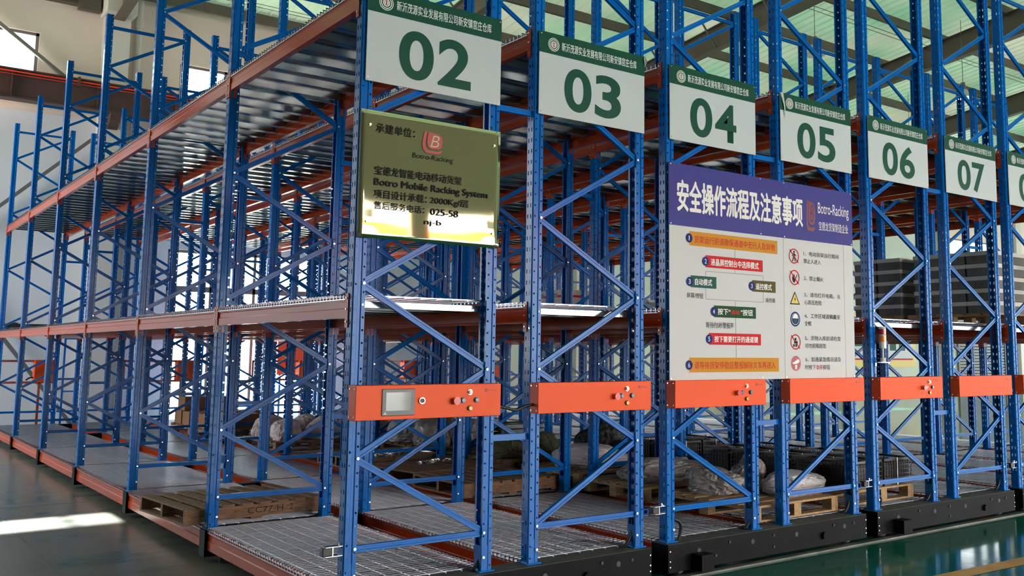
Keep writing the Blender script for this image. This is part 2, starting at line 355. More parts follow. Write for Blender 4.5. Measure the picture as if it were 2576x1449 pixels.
for rx in RX:
    b = MB()
    def top(y): return ROOFZ(y)-.22
    def bot(y): return ROOFZ(y)-.22-(.50+.016*(WY-y))
    yA, yB = WY-.05, -14
    for xx in (rx-.006, rx+.006):
        b.quad((xx, yA, bot(yA)), (xx, yB, bot(yB)), (xx, yB, top(yB)), (xx, yA, top(yA)))
    for fn in (top, bot):
        b.bar((rx, yA, fn(yA)), (rx, yB, fn(yB)), .22, .016)
    b.obj('rafter', 'brown', ceil)
    fb = MB(); fb.bar((0, 0, 0), (.55, 0, .62), .035, .035); fb2 = MB(); fb2.bar((0, 0, 0), (-.55, 0, .62), .035, .035)
    m1 = fb.mesh('fly_brace', 'greyst'); m2 = fb2.mesh('fly_brace', 'greyst')
    yy = WY-1.95
    while yy > -4:
        for mm in (m1, m2): link('fly_brace', mm, ceil, (rx, yy, bot(yy)+.02))
        yy -= 1.9
for y in (15.4, 15.25, 4.2, 4.0, 9.0, 9.15):
    c = MB(); c.bar((X0, y, ROOFZ(y)-.35), (46, y, ROOFZ(y)-.35), .012, .012); c.obj('tie_rod', 'greyst', ceil)

# pendant lamps
def pendant(x, y, z, lit, label):
    t = thing('pendant_lamp', label, 'lamp', (x, y, z), group=None)
    b = MB(); b.cyl((0, 0, .42), (0, 0, ROOFZ(y)-z-.02), .008, 6); b.obj('rod', 'greyst', t)
    b = MB(); b.cyl((0, 0, .22), (0, 0, .42), .09, 14, .05); b.obj('ballast_housing', 'greyst', t)
    b = MB(); b.cyl((0, 0, 0), (0, 0, .22), .23, 20, .10); b.obj('shade', 'lampglass', t)
    b = MB(); b.cyl((0, 0, -.012), (0, 0, .0), .21, 20); b.obj('lens', 'lampon' if lit else 'lampglass', t)
pendant(14.5, 8.1, 8.05, False, 'unlit high-bay pendant lamp hanging above the boards 04 and 05')
pendant(20.4, 8.0, 8.05, True, 'clear high-bay pendant lamp hanging above the boards 06 and 07')
pendant(24.0, 12.0, 7.3, True, 'lit high-bay lamp farther back over the right end of the racks')

# right background: poster, shutter, small notice
t = thing('wall_poster', 'yellow bordered information poster on the far pale green wall', 'poster', (29.3, WY-.02, 1.35))
b = MB(); b.box(-2.4, 2.2, -.02, 0, -.42, 1.6); b.obj('backing', 'yellow', t)
b = MB(); b.box(-2.25, -.3, -.03, -.02, -.12, 1.5); b.box(.05, 2.0, -.03, -.02, -.12, 1.5); b.obj('picture_sheet', 'white', t)
b = MB(); b.box(-2.25, -.3, -.034, -.03, -.16, -.1); b.box(.05, 2.0, -.034, -.03, -.16, -.1); b.obj('red_rule', 'red', t)
b = MB(); b.box(-1.9, -1.1, -.034, -.03, .35, .9); b.box(.5, .9, -.034, -.03, .2, .75); b.box(1.1, 1.5, -.034, -.03, .2, .5); b.obj('green_picture', 'teal', t)
t2 = link('door_1', None, kind='structure', loc=(34.6, WY-.05, FZ))
sl = MB(); sl.prism([(0, 0), (-.03, .02), (-.03, .10), (0, .12)], 'x', 0, 3.6); slm = sl.mesh('shutter_slat', 'shutter')
for i in range(28): link('shutter_slat', slm, t2, (0, 0, i*.125))
b = MB(); b.box(-.1, 0, -.06, .02, 0, 3.6); b.box(3.6, 3.7, -.06, .02, 0, 3.6); b.obj('guide_rail', 'greyst', t2)
b = MB(); b.box(0, .5, -.02, 0, 0, .7); b.obj('wall_notice', 'red', None, (32.5, WY-.02, .75), label='small red notice on the far wall beside the roller shutter', cat='notice')
# bright yard building seen only in reflections
b = MB(); b.box(-5, 60, -48, -40, FZ, 14, 0); b.box(-5, 60, -39.98, -39.9, 7.3, 8.3, 1); b.obj('yard_building', ['white', 'box'], kind='structure')

# ------------------------------------------------------------------ rack components
def perf(b, o, u, wd, z0, z1, pitch, hw, hh, off=0.0, rnd=True, mi=0):
    """strip from o along u (unit, width wd) and z, perforated once per pitch"""
    n = int((z1-z0)/pitch)
    def P(a, z): return (o[0]+u[0]*a, o[1]+u[1]*a, z)
    za = z0
    for i in range(n):
        zb = za+pitch; zc = (za+zb)/2+off; c = wd/2
        out = [(0, za), (c, za), (wd, za), (wd, zc), (wd, zb), (c, zb), (0, zb), (0, zc)]
        if rnd: inn = [(c+hw*math.cos(t), zc+hh*math.sin(t)) for t in [R(225+45*k) for k in range(8)]]
        else: inn = [(c-hw, zc-hh), (c, zc-hh*1.12), (c+hw, zc-hh), (c+hw, zc), (c+hw, zc+hh), (c, zc+hh*1.12), (c-hw, zc+hh), (c-hw, zc)]
        k0 = len(b.v); b.v += [P(*q) for q in out]+[P(*q) for q in inn]
        for k in range(8):
            j = (k+1) % 8; b.f.append((k0+k, k0+j, k0+8+j, k0+8+k)); b.m.append(mi)
        za = zb
    if za < z1-1e-6: b.quad(P(0, za), P(wd, za), P(wd, z1), P(0, z1), mi)
NODE = [.24+.51*i for i in range(11)]
def post_mesh(par):
    """upright profile, web facing -x at x=0; par = parity of the bracing nodes that carry bolts"""
    b = MB(); z1 = TOP
    yl, yh = .010, PD-.010
    hwid = (yh-yl)/2
    perf(b, (0, yl), (0, 1), hwid, 0, z1, .075, .0055, .013, 0, False)
    perf(b, (0, yl+hwid), (0, 1), hwid, 0, z1, .075, .0055, .013, .0, False)
    b.quad((0, yl, 0), (.006, 0, 0), (.006, 0, z1), (0, yl, z1)); b.quad((0, yh, 0), (.006, PD, 0), (.006, PD, z1), (0, yh, z1))
    for ys, s in ((0, 1), (PD, -1)):
        g_ = ys+s*.007
        perf(b, (.006, ys), (1, 0), .023, 0, z1, .075, .0068, .0068, .0)
        b.quad((.029, ys, 0), (.034, g_, 0), (.034, g_, z1), (.029, ys, z1))
        b.quad((.034, g_, 0), (.050, g_, 0), (.050, g_, z1), (.034, g_, z1))
        b.quad((.050, g_, 0), (.055, ys, 0), (.055, ys, z1), (.050, g_, z1))
        perf(b, (.055, ys), (1, 0), .023, 0, z1, .075, .0068, .0068, .03)
        b.quad((.078, ys, 0), (.078, ys+s*.016, 0), (.078, ys+s*.016, z1), (.078, ys, z1))
        zs = [.09]+[NODE[i] for i in range(11) if i % 2 == par]+([NODE[0]] if par else [])+([NODE[10]] if par else [])
        for z in zs:
            b.cyl((.066, ys-s*.008, z), (.066, ys+s*.004, z), .0085, 8, mi=1)
    b.box(-.012, .10, -.012, PD+.012, 0, .008)
    b.box(.02, .08, .004, PD-.004, .008, .16)
    return b.mesh('post', ['blue', 'bolt'])
POST = [post_mesh(0), post_mesh(1)]
def brace_mesh(p, q, nm='brace'):
    """lipped channel between two nodes (x,z) in the frame plane"""
    p = Vector((p[0], 0, p[1])); q = Vector((q[0], 0, q[1])); d = (q-p).normalized(); n = Vector((-d.z, 0, d.x)); h = .019
    prof = [(-h, .026), (-h, 0), (-h*.35, 0), (-h*.25, .004), (h*.25, .004), (h*.35, 0), (h, 0), (h, .026)]
    b = MB(); k = len(prof)
    for c in (p, q): b.v += [tuple(c+n*a+Vector((0, y, 0))) for a, y in prof]
    for i in range(k-1): b.f.append((i, i+1, k+i+1, k+i)); b.m.append(0)
    b.v += [tuple(c+n*a+Vector((0, .026, 0))) for c in (p, q) for a in (-h, h)]; j = 2*k
    b.f.append((j, j+1, j+3, j+2)); b.m.append(0)
    return b.mesh(nm, 'blue')
XL, XR = .052, W-.052
def brace_set(par):
    """par 0: even nodes on the right post"""
    out = []
    for i in range(10):
        a = XR if i % 2 == par else XL; c = XL if i % 2 == par else XR
        out.append(brace_mesh((a, NODE[i]), (c, NODE[i+1])))
    out.append(brace_mesh((XL, NODE[0]-.005), (XR, NODE[0]-.005), 'horizontal_brace')); out.append(brace_mesh((XL, NODE[10]), (XR, NODE[10]), 'horizontal_brace'))
    return out
BR = [brace_set(0), brace_set(1)]
BL = BAY-PD
def beam_mesh(h):
    b = MB(); z = -.004
    prof = [(0, z), (0, z-h*.20), (.005, z-h*.25), (.005, z-h*.52), (.0, z-h*.57), (0, z-h), (.042, z-h), (.042, z-.0)]
    b.prism(prof, 'y', 0, BL); return b.mesh('beam', 'orange')
BEAM = [beam_mesh(.145), beam_mesh(.125), beam_mesh(.125)]
def conn_mesh():
    b = MB()
    b.box(-.006, .052, -.0045, -.0003, -.185, .018)            # plate lying on the post's side
    b.box(-.0065, -.0025, -.040, .0, -.185, .018)               # leg hooked on the slotted web
    for z in (-.15, -.075, -.01): b.cyl((-.012, -.02, z), (-.0065, -.02, z), .006, 8, mi=1)
    b.cyl((.034, -.009, -.16), (.034, -.004, -.16), .007, 8, mi=1)
    return b.mesh('connector', ['orange', 'bolt'])
CONN = conn_mesh()
def conn_mirror(me):
    m2 = me.copy(); 
    for v in m2.vertices: v.co.y = -v.co.y
    m2.flip_normals(); return m2
CONN2 = conn_mirror(CONN)
def mesh_panel():
    b = MB(); n = 24; step = BL/2/n; r = .0032
    def wx(y, z): b.box(.004, W-.004, y-r, y+r, z-r, z+r); b.box(-.006, -.0, y-r, y+r, z-.034, z+r); b.box(W, W+.006, y-r, y+r, z-.034, z+r); b.box(-.006, .01, y-r, y+r, z-r, z+r); b.box(W-.01, W+.006, y-r, y+r, z-r, z+r)
    for i in range(n): wx((i+.5)*step, .010)
    for k in range(9): x = .05+k*.1125; b.box(x-r, x+r, .006, BL/2-.006, .001, .001+2*r)
    b.box(-.007, -.003, .004, BL/2-.004, -.022, -.016); b.box(W+.003, W+.007, .004, BL/2-.004, -.022, -.016)
    return b.mesh('wire_mesh', 'wire')
WIRE = mesh_panel()
def panel_mesh():
    b = MB(); wd = BL/8-.012; h = .062
    prof = [(.03, -h), (.0, -h), (0, -.024), (wd*.47, -.024), (wd*.485, -.028), (wd*.515, -.028), (wd*.53, -.024), (wd, -.024), (wd, -h), (wd-.03, -h)]
    b.prism(prof, 'x', .046, W-.046, closed=False); return b.mesh('deck_panel', 'galv')
PANEL = panel_mesh()
PANEL0 = PANEL.copy(); PANEL0.materials.clear(); PANEL0.materials.append(M['galvdark'])  # bottom decks use a darker mottled copy of the galvanised sheet
cb = MB(); cb.box(-.022, 2*W+G+.022, -.02, PD+.02, -.2, -.002)
CROSS = cb.mesh('cross_member', 'black')
def front_member():
    b = MB(); x1 = 2*W+G+.03
    b.box(-.03, x1, -.05, .13, -.2, -.004)
    b.box(-.03, x1, -.05, .13, -.004, -.001, 1)
    for x in (.28, .86, 1.38, 2.0): b.cyl((x, -.0512, -.075), (x, -.05, -.075), .019, 16, mi=2)
    for x, z in ((.45, -.13), (1.1, -.05), (1.1, -.14), (1.72, -.1), (1.85, -.05), (2.12, -.06), (.6, -.05)): b.cyl((x, -.058, z), (x, -.05, z), .011, 8, mi=2)
    for x in (-.015, x1-.015):
        for z in (-.16, -.12, -.05): b.cyl((x, -.056, z), (x, -.05, z), .006, 6, mi=3)
    b.cyl((1.72, -.075, -.12), (1.72, -.05, -.12), .03, 16)
    return b.mesh('front_member', ['black', 'dust', 'rubber', 'bolt'])
FRONTM = front_member()
stub = MB(); stub.box(0, .125, -.16, -.05, -.2, -.085); STUB = stub.mesh('sensor_housing', 'black')
wh = MB(); wh.cyl((0, 0, 0), (.05, 0, 0), .045, 18); WHEEL = smooth(wh.mesh('wheel', 'greyst'))
sp_ = MB(); sp_.prism([(0, -.02), (.03, -.02), (.03, .02), (0, .02)], 'x', 0, G+.04); SPACER = sp_.mesh('row_spacer', 'blue')

def carriage(ci, label):
    x0 = ci*CARR
    t = thing('mobile_rack', label, 'rack', (x0, 0, 0), group='mobile rack carriages standing side by side')
    for row in (0, 1):
        rx = row*(W+G)
        for k in range(7):
            y = k*BAY
            link('post', POST[1 if row == 0 else 0], t, (rx, y, 0))
            link('post', POST[0 if row == 0 else 1], t, (rx+W, y+PD, 0), math.pi)
            for m in BR[row]: link(m.name.split('.')[0], m, t, (rx, y+.012, 0))
        for lv in (0, 1, 2):
            for k in range(6):
                y = k*BAY+PD; z = L[lv]
                for side in (0, 1):
                    bo = link('beam', BEAM[lv], t, (rx, y, z) if side == 0 else (rx+W, y+BL, z), math.pi*side)
                    if lv: 
                        link('connector', CONN, bo, (0, 0, 0)); link('connector', CONN2, bo, (0, BL, 0))
                for h_ in (0, 1): link('wire_mesh', WIRE, t, (rx, y+h_*BL/2, z+.002))
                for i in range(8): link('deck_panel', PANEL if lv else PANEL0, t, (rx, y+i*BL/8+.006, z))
    for k in range(7):
        if k == 0: link('front_member', FRONTM, t)
        else: link('cross_member', CROSS, t, (0, k*BAY, 0))
        link('row_spacer', SPACER, t, (W-.02, k*BAY+.03, .82)); link('row_spacer', SPACER, t, (W-.02, k*BAY+.03, 3.0))
        for wx in (.12, 2.1): link('wheel', WHEEL, t, (wx, k*BAY+.045, FZ+.045))
    link('sensor_housing', STUB, t, (.20, 0, 0))
    return t
CL = ['blue and orange mobile rack carriage nearest the left aisle, under the boards 02 and 03',
      'blue and orange mobile rack carriage behind the large safety procedure board, under 04 and 05',
      'blue and orange mobile rack carriage under the boards 06 and 07 with a signal beacon',
      'blue and orange mobile rack carriage under board 08 holding grey crates on its middle deck',
      'blue and orange mobile rack carriage at the far right end, beyond board 08']
for i, l in enumerate(CL): carriage(i, l)

# ------------------------------------------------------------------ lettering and flat print
FONT = bpy.data.curves.new('tmp', 'FONT').font
def text(parent, body, x0, x1, z0, z1, m, y=-.001, bold=0.0, shear=0.0, name='lettering', thick=0.0):
    c = bpy.data.curves.new('t', 'FONT'); c.body = body; c.offset = min(bold, .0) if not body.isdigit() else bold; c.shear = shear; c.resolution_u = 10 if body.isdigit() else 4
    o = bpy.data.objects.new('t', c); COL.objects.link(o)
    dg = bpy.context.evaluated_depsgraph_get(); me = bpy.data.meshes.new_from_object(o.evaluated_get(dg))
    bpy.data.objects.remove(o); bpy.data.curves.remove(c)
    if bold > 0 and not body.isdigit():
        V = [v.co.copy() for v in me.vertices]; F = [tuple(p.vertices) for p in me.polygons]; nv = len(V); VV = []; FF = []
        for k_, (du, dv) in enumerate(((-bold, 0), (bold, 0), (0, bold*.7), (0, -bold*.7))):
            VV += [(v.x+du, v.y+dv, k_*.00012) for v in V]; FF += [tuple(i+k_*nv for i in f_) for f_ in F]
        me = bpy.data.meshes.new(name); me.from_pydata(VV, [], FF); me.update()
    xs = [v.co.x for v in me.vertices]; ys = [v.co.y for v in me.vertices]
    ax, bx, ay, by = min(xs), max(xs), min(ys), max(ys)
    for v in me.vertices:
        u = (v.co.x-ax)/(bx-ax); t_ = (v.co.y-ay)/(by-ay); v.co = (x0+u*(x1-x0), y-v.co.z, z0+t_*(z1-z0))
    me.materials.clear(); me.materials.append(M[m]); me.name = name
    return link(name, me, parent)
def rect(b, x0, x1, z0, z1, y, mi=0): b.box(x0, x1, y, y+.0006, z0, z1, mi)
def disc(b, x, z, r, y, mi=0, n=28, a0=0, sx=1): b.poly([(x+r*sx*math.cos(t), y, z+r*math.sin(t)) for t in [2*math.pi*i/n for i in range(n)]], mi)
def ring(b, x, z, ro, ri, y, mi=0, n=32):
    for i in range(n):
        a, c = 2*math.pi*i/n, 2*math.pi*(i+1)/n
        b.quad((x+ro*math.cos(a), y, z+ro*math.sin(a)), (x+ro*math.cos(c), y, z+ro*math.sin(c)), (x+ri*math.cos(c), y, z+ri*math.sin(c)), (x+ri*math.cos(a), y, z+ri*math.sin(a)), mi)
def slash(b, x, z, r, wd, y, mi=0):
    b.bar((x-r*.68, y, z+r*.68), (x+r*.68, y, z-r*.68), .0006, wd, (0, 1, 0), mi) if False else b.poly([(x-r*.68-wd*.35, y, z+r*.68-wd*.35), (x+r*.68-wd*.35, y, z-r*.68-wd*.35), (x+r*.68+wd*.35, y, z-r*.68+wd*.35), (x-r*.68+wd*.35, y, z+r*.68+wd*.35)], mi)
def pg_(b, pts, y, mi=0): b.poly([(x, y, z) for x, z in pts], mi)
def logo(parent, x0, x1, z0, z1, y, red, cream, name='emblem'):
    U = lambda u, v: (x0+u*(x1-x0), z0+v*(z1-z0)); b = MB()
    pg_(b, [U(*q) for q in ((.10, 1), (.0, .42), (.04, .16), (.18, .01), (.75, 0), (.92, .08), (1, .24), (.85, .13), (.34, .12), (.19, .22), (.16, .42), (.22, .98))], y)
    pg_(b, [U(*q) for q in ((.29, .97), (.78, .93), (.96, .80), (1, .56), (.95, .33), (.80, .21), (.42, .21), (.27, .31), (.23, .50))], y)
    e = b.obj(name, red, parent)
    text(e, 'B', x0+.40*(x1-x0), x0+.84*(x1-x0), z0+.30*(z1-z0), z0+.84*(z1-z0), cream, y-.0008, bold=-.01, shear=.25)

# ------------------------------------------------------------------ number boards
COMP = '新沂茂源实业发展有限公司新安镇官庄仓库'
def number_board(idx, num, extra, dx=0.0, tilt=0.0):
    x = (idx//2)*CARR+(idx % 2)*(W+G)+dx
    t = thing('number_board', 'white number board %s with green header%s' % (num, extra), 'sign', (x, -.012, 2.996), group='numbered rack boards')
    b = MB(); b.box(.022, .985, -.008, 0, 0, .589); bevel(b.obj('panel', 'white', t), .001, 1)
    b = MB(); b.box(.022, .985, -.0095, -.008, .438, .589); b.obj('header_band', 'green', t)
    text(t, num[0], .238, .480, .058, .372, 'green', -.0095, .024, name='numeral')
    text(t, num[1], .512, .755, .058, .372, 'green', -.0095, .024, name='numeral')
    text(t, COMP, .212, .905, .476, .540, 'textwhite', -.0105, .012)
    b = MB(); y = -.0105
    ring(b, .142, .508, .048, .043, y, 0); ring(b, .142, .508, .038, .031, y, 1); disc(b, .142, .508, .024, y, 2); ring(b, .142, .508, .017, .014, y-.0005, 3)
    b.box(.138, .146, y-.0008, y-.0003, .494, .522, 3)
    b.obj('emblem', ['textwhite', 'crateL', 'textwhite', 'logored'], t)
    b = MB()
    for sx in (.036, .972):
        for sz in (.02, .57): b.cyl((sx, -.012, sz), (sx, -.008, sz), .005, 8)
    b.obj('screw_heads', 'bolt', t, kind='stuff')
    return t
EXTRA = {'02': ', above the gold plate', '03': ', with film lifting at its right corner', '04': ', above the left half of the safety board',
         '05': ', loose film at its top left corner', '06': ', above the signal beacon', '07': ', last whole board on the right', '08': ', cut off by the right edge'}
for i, n in enumerate(('02', '03', '04', '05', '06', '07', '08')):
    t = number_board(i, n, EXTRA[n])
    if n in ('05', '03'):
        b = MB()
        if n == '05': b.poly([(.022, -.0115, .588), (.055, -.016, .588), (.085, -.0115, .47), (.075, -.013, .36), (.06, -.019, .47)])
        else: b.poly([(.985, -.012, .60), (.995, -.03, .55), (.985, -.014, .50), (.97, -.02, .57)])
        b.obj('peeling_film', 'film', t)

# ------------------------------------------------------------------ gold plate
t = thing('gold_plate', 'mirror gold contractor plate with black lettering below board 02', 'sign', (0, -.02, 0))
n_ = 24; b = MB()
x0, x1, z0, z1 = .0, .99, 2.04, 2.816
for i in range(n_):
    for k in range(n_):
        def P(a, c):
            u = a/n_; v = c/n_; e = max(0, (.10-v)/.10); s_ = math.sin(u*math.pi)
            return (x0+u*(x1-x0), -.004-.002*(1-(2*u-1)**2)*(1-v)**3-.0012*math.exp(-((u-.06)**2+(v-.12)**2)/.004)-.0012*math.exp(-((u-.94)**2+(v-.12)**2)/.004), z0+v*(z1-z0))
        b.quad(P(i, k), P(i+1, k), P(i+1, k+1), P(i, k+1))
me = b.mesh('plate', 'gold')
bm = bmesh.new(); bm.from_mesh(me); bmesh.ops.remove_doubles(bm, verts=bm.verts, dist=1e-5); bm.to_mesh(me); bm.free()
po = link('plate', smooth(me), t); so = po.modifiers.new('s', 'SOLIDIFY'); so.thickness = .0015; so.offset = -1
def gy(v): return -.010-.004*(1-v)
def gt(body, xa, xb, za, zb, m='textblack', bold=.006, **kw):
    v = (za-z0)/(z1-z0); text(t, body, xa, xb, za, zb, m, -.0100-.002*(1-v)**3, bold, **kw)
gt('承建单位：', .098, .36, 2.684, 2.742)
gt('Botro-Racking', .349, .634, 2.552, 2.592, bold=-.004)
gt('宝德龙智能电动移动货架', .098, .70, 2.425, 2.480, bold=.012)
gt('Botro Mobile Racking System', .097, .897, 2.348, 2.405, bold=.026)
gt('项目设计承载：', .098, .455, 2.284, 2.336, bold=.012)
gt('2000Kg/层', .477, .754, 2.278, 2.332, bold=.012)
gt('售后服务电话：', .102, .44, 2.217, 2.264, bold=.012)
gt('025-58', .481, .68, 2.215, 2.258, bold=.010)
gt('nj-b', .44, .56, 2.142, 2.186, bold=.006)
logo(t, .411, .556, 2.602, 2.741, -.0085, 'logored', 'cream')
b = MB()
for sx, sz in ((.059, 2.725), (.94, 2.717), (.058, 2.138), (.939, 2.135)): b.cyl((sx, -.014, sz), (sx, 0, sz), .008, 12)
b.obj('standoff_screws', 'bolt', t, kind='stuff')

# ------------------------------------------------------------------ safety procedure board
t = thing('safety_board', 'large white safety procedure board with a blue title band below boards 04 and 05', 'sign', (0, -.02, 0))
b = MB(); b.box(2.5, 4.72, -.012, -.006, 1.17, 2.334); b.obj('panel', 'white', t)
b = MB(); b.box(2.495, 4.722, -.015, -.006, 2.334, 2.812); b.obj('title_band', 'indigo', t)
Y = -.0128; YB = -.0158
text(t, '安全操作流程及注意事项', 2.575, 4.043, 2.442, 2.694, 'textwhite', YB, .035)
logo(t, 4.088, 4.21, 2.42, 2.69, YB, 'darkred', 'indigo')
text(t, 'Botro-Racking', 4.247, 4.673, 2.556, 2.680, 'textwhite', YB)
text(t, '宝德龙货架制造企业', 4.254, 4.66, 2.438, 2.516, 'textwhite', YB)
def plate(m, x0, x1, z0, z1): b = MB(); rect(b, x0, x1, z0, z1, Y-.0006); b.obj('step_plate', m, t)
def numdisc(x, z, s, r=.036):
    b = MB(); disc(b, x, z, r, Y-.0014); e = b.obj('step_number_disc', 'navy', t); text(e, s, x-(.004 if s == '1' else .010), x+(.004 if s == '1' else .010), z-.018, z+.018, 'textwhite', Y-.002, 0.0, name='numeral')
plate('amber', 2.707, 3.714, 2.191, 2.301); text(t, '货架运行前请确保通道中无行人及异物', 2.758, 3.68, 2.214, 2.272, 'red', Y-.0014, .004); numdisc(2.703, 2.247, '1')
plate('red', 2.878, 3.532, 2.033, 2.127); text(t, '液晶屏控制台中选择模式', 2.935, 3.482, 2.050, 2.106, 'textwhite', Y-.0014, .02); numdisc(2.878, 2.079, '2')
plate('teal', 2.718, 2.995, 1.871, 1.962); text(t, '自动模式', 2.762, 2.947, 1.890, 1.942, 'textwhite', Y-.0014, .02); numdisc(2.706, 1.914, '3')
plate('olive', 3.403, 3.685, 1.869, 1.961); text(t, '遥控模式', 3.443, 3.637, 1.886, 1.938, 'textwhite', Y-.0014, .02); numdisc(3.397, 1.913, '3')
plate('dgreen', 2.967, 3.443, 1.651, 1.742); text(t, '按下“', 3.007, 3.15, 1.672, 1.722, 'textwhite', Y-.0014, .02)
text(t, '启动', 3.155, 3.25, 1.676, 1.714, 'red', Y-.0014, .02); text(t, '”按钮', 3.265, 3.405, 1.672, 1.722, 'textwhite', Y-.0014, .02); numdisc(2.964, 1.694, '4')
plate('red', 2.909, 3.498, 1.439, 1.529); text(t, '按下需要打开的通道键', 2.967, 3.463, 1.458, 1.508, 'textwhite', Y-.0014, .02); numdisc(2.911, 1.482, '5')
plate('amber', 2.70, 3.711, 1.229, 1.340); text(t, '请等待货架停稳后警报解除叉车再进入', 2.752, 3.67, 1.254, 1.310, 'red', Y-.0014, .004); numdisc(2.697, 1.284, '6')
text(t, '屏幕/按钮', 2.676, 2.851, 1.79, 1.83, 'textblack', Y-.0004, .004); text(t, '遥控器', 3.56, 3.678, 1.788, 1.825, 'textblack', Y-.0004, .004)
text(t, '等待约5秒警报声', 2.877, 3.181, 1.566, 1.612, 'textblack', Y-.0004, .006)
b = MB(); q = .0022
for x, za, zb, ww in ((3.206, 2.127, 2.191, .003), (3.206, 2.002, 2.033, q), (2.88, 1.787, 2.002, q), (3.533, 1.787, 2.002, q), (3.207, 1.742, 1.787, q), (3.208, 1.529, 1.651, .003), (3.211, 1.340, 1.439, .003)): b = MB(); rect(b, x-ww, x+ww, za, zb, Y-.0003); b.obj('flow_line', 'line', t)
for z in (2.002, 1.787): b = MB(); rect(b, 2.88, 3.533, z-q, z+q, Y-.0003); b.obj('flow_line', 'line', t)
for x in (3.787, 4.589): b = MB(); rect(b, x, x+.003, 1.17, 2.334, Y-.0002); b.obj('panel_joint', 'line', t)
rows = [(2.19, '1、电动货架运行期间', 4.52, '禁止人进入', 4.274), (2.01, '2、禁止烟火', 4.304, None, 0), (1.84, '3、请勿打开电箱，当', 4.526, '心高压危险', 4.275),
        (1.662, '4、工作区域请佩戴安', 4.523, '全帽', 4.13), (1.475, '5、货物入库前请检查', 4.525, '切勿超载超宽', 4.321), (1.297, '6、如遇紧急情况请及', 4.522, None, 0)]
for z, a, xa, c_, xc in rows:
    if c_ or z < 1.4: text(t, a, 4.046, xa, z+.012, z+.052, 'textblack', Y-.0004, .006)
    else: text(t, a, 4.046, xa, z-.018, z+.022, 'textblack', Y-.0004, .006)
    if c_: text(t, c_, 4.046, xc, z-.052, z-.012, 'textblack', Y-.0004, .006)
text(t, '时按下', 4.041, 4.18, 1.244, 1.284, 'textblack', Y-.0004, .006); text(t, '急停', 4.184, 4.268, 1.244, 1.284, 'red', Y-.0004, .01); text(t, '按钮', 4.272, 4.368, 1.244, 1.284, 'textblack', Y-.0004, .006)
def icon(fn, mats): b = MB(); fn(b); b.obj('pictogram', mats, t)
I1, I2, I3 = Y-.0004, Y-.0010, Y-.0016
def ic1(b):
    x, z = 3.922, 2.19; ring(b, x, z, .064, .054, I2, 0); disc(b, x+.002, z+.036, .010, I1, 1)
    pg_(b, [(x-.010, z+.024), (x+.012, z+.024), (x+.012, z-.008), (x-.010, z-.008)], I1, 1)
    pg_(b, [(x-.010, z-.006), (x+.002, z-.006), (x-.014, z-.045), (x-.026, z-.045)], I1, 1); pg_(b, [(x+.0, z-.006), (x+.012, z-.006), (x+.020, z-.045), (x+.010, z-.045)], I1, 1)
    pg_(b, [(x+.010, z+.022), (x+.030, z+.004), (x+.026, z-.002), (x+.010, z+.010)], I1, 1); pg_(b, [(x-.010, z+.022), (x-.028, z+.002), (x-.023, z-.003), (x-.010, z+.010)], I1, 1)
    slash(b, x, z, .08, .010, I2, 0)
icon(ic1, ['red', 'textblack'])
def ic2(b):
    x, z = 3.924, 2.01; ring(b, x, z, .064, .054, I2, 0)
    pg_(b, [(x-.03, z-.012), (x-.018, z-.04), (x+.002, z-.044), (x+.012, z-.025), (x+.003, z-.01), (x+.006, z+.012), (x-.008, z+.035), (x-.012, z+.01), (x-.022, z+.014)], I1, 1)
    pg_(b, [(x+.005, z-.03), (x+.038, z+.022), (x+.033, z+.028), (x-.002, z-.024)], I1, 1); slash(b, x, z, .08, .010, I2, 0)
icon(ic2, ['red', 'textblack'])
def ic3(b):
    x, z = 3.925, 1.83; pg_(b, [(x-.066, z-.046), (x+.064, z-.046), (x, z+.064)], I1, 1); pg_(b, [(x-.050, z-.037), (x+.048, z-.037), (x, z+.045)], I2, 0)
    pg_(b, [(x+.006, z+.024), (x-.012, z-.006), (x-.001, z-.004), (x-.008, z-.03), (x+.012, z+.002), (x+.001, z+.0)], I3, 1)
icon(ic3, ['yellow', 'textblack'])
def ic4(b):
    x, z = 3.925, 1.662; disc(b, x, z, .062, I1, 0); disc(b, x, z, .048, I2, 1); disc(b, x, z, .044, I3, 0)
    pg_(b, [(x-.036, z+.006), (x+.036, z+.006), (x+.026, z+.030), (x+.012, z+.042), (x-.012, z+.042), (x-.026, z+.030)], I3-.0006, 1)
    pg_(b, [(x-.026, z+.002), (x+.026, z+.002), (x+.022, z-.024), (x, z-.042), (x-.022, z-.024)], I3-.0006, 2)
icon(ic4, ['navy', 'textwhite', 'teal'])
def ic5(b):
    x, z = 3.924, 1.472; ring(b, x, z, .064, .054, I2, 0)
    for dx, dz in ((-.022, -.03), (.006, -.03), (-.008, -.004), (.016, -.004), (.0, .022)): rect(b, x+dx-.010, x+dx+.010, z+dz-.010, z+dz+.012, I1-.0006, 1)
    slash(b, x, z, .08, .009, I2, 0)
icon(ic5, ['red', 'textblack'])
def ic6(b):
    x, z = 3.924, 1.296; disc(b, x, z, .062, I1, 0)
    pg_(b, [(x-.046, z+.004), (x-.02, z+.012), (x+.02, z+.034), (x+.042, z+.03), (x+.046, z+.012), (x+.012, z-.004), (x-.036, z-.006)], I2, 1)
    pg_(b, [(x-.012, z-.012), (x+.014, z-.012), (x+.010, z-.048), (x-.010, z-.048)], I2, 1)
icon(ic6, ['logored', 'textwhite'])
b = MB()
for sx in (2.51, 3.51, 3.80, 4.70):
    for sz in (2.80, 2.345, 1.185): b.cyl((sx, -.019, sz), (sx, -.012, sz), .005, 8)
b.obj('screw_heads', 'bolt', t, kind='stuff')

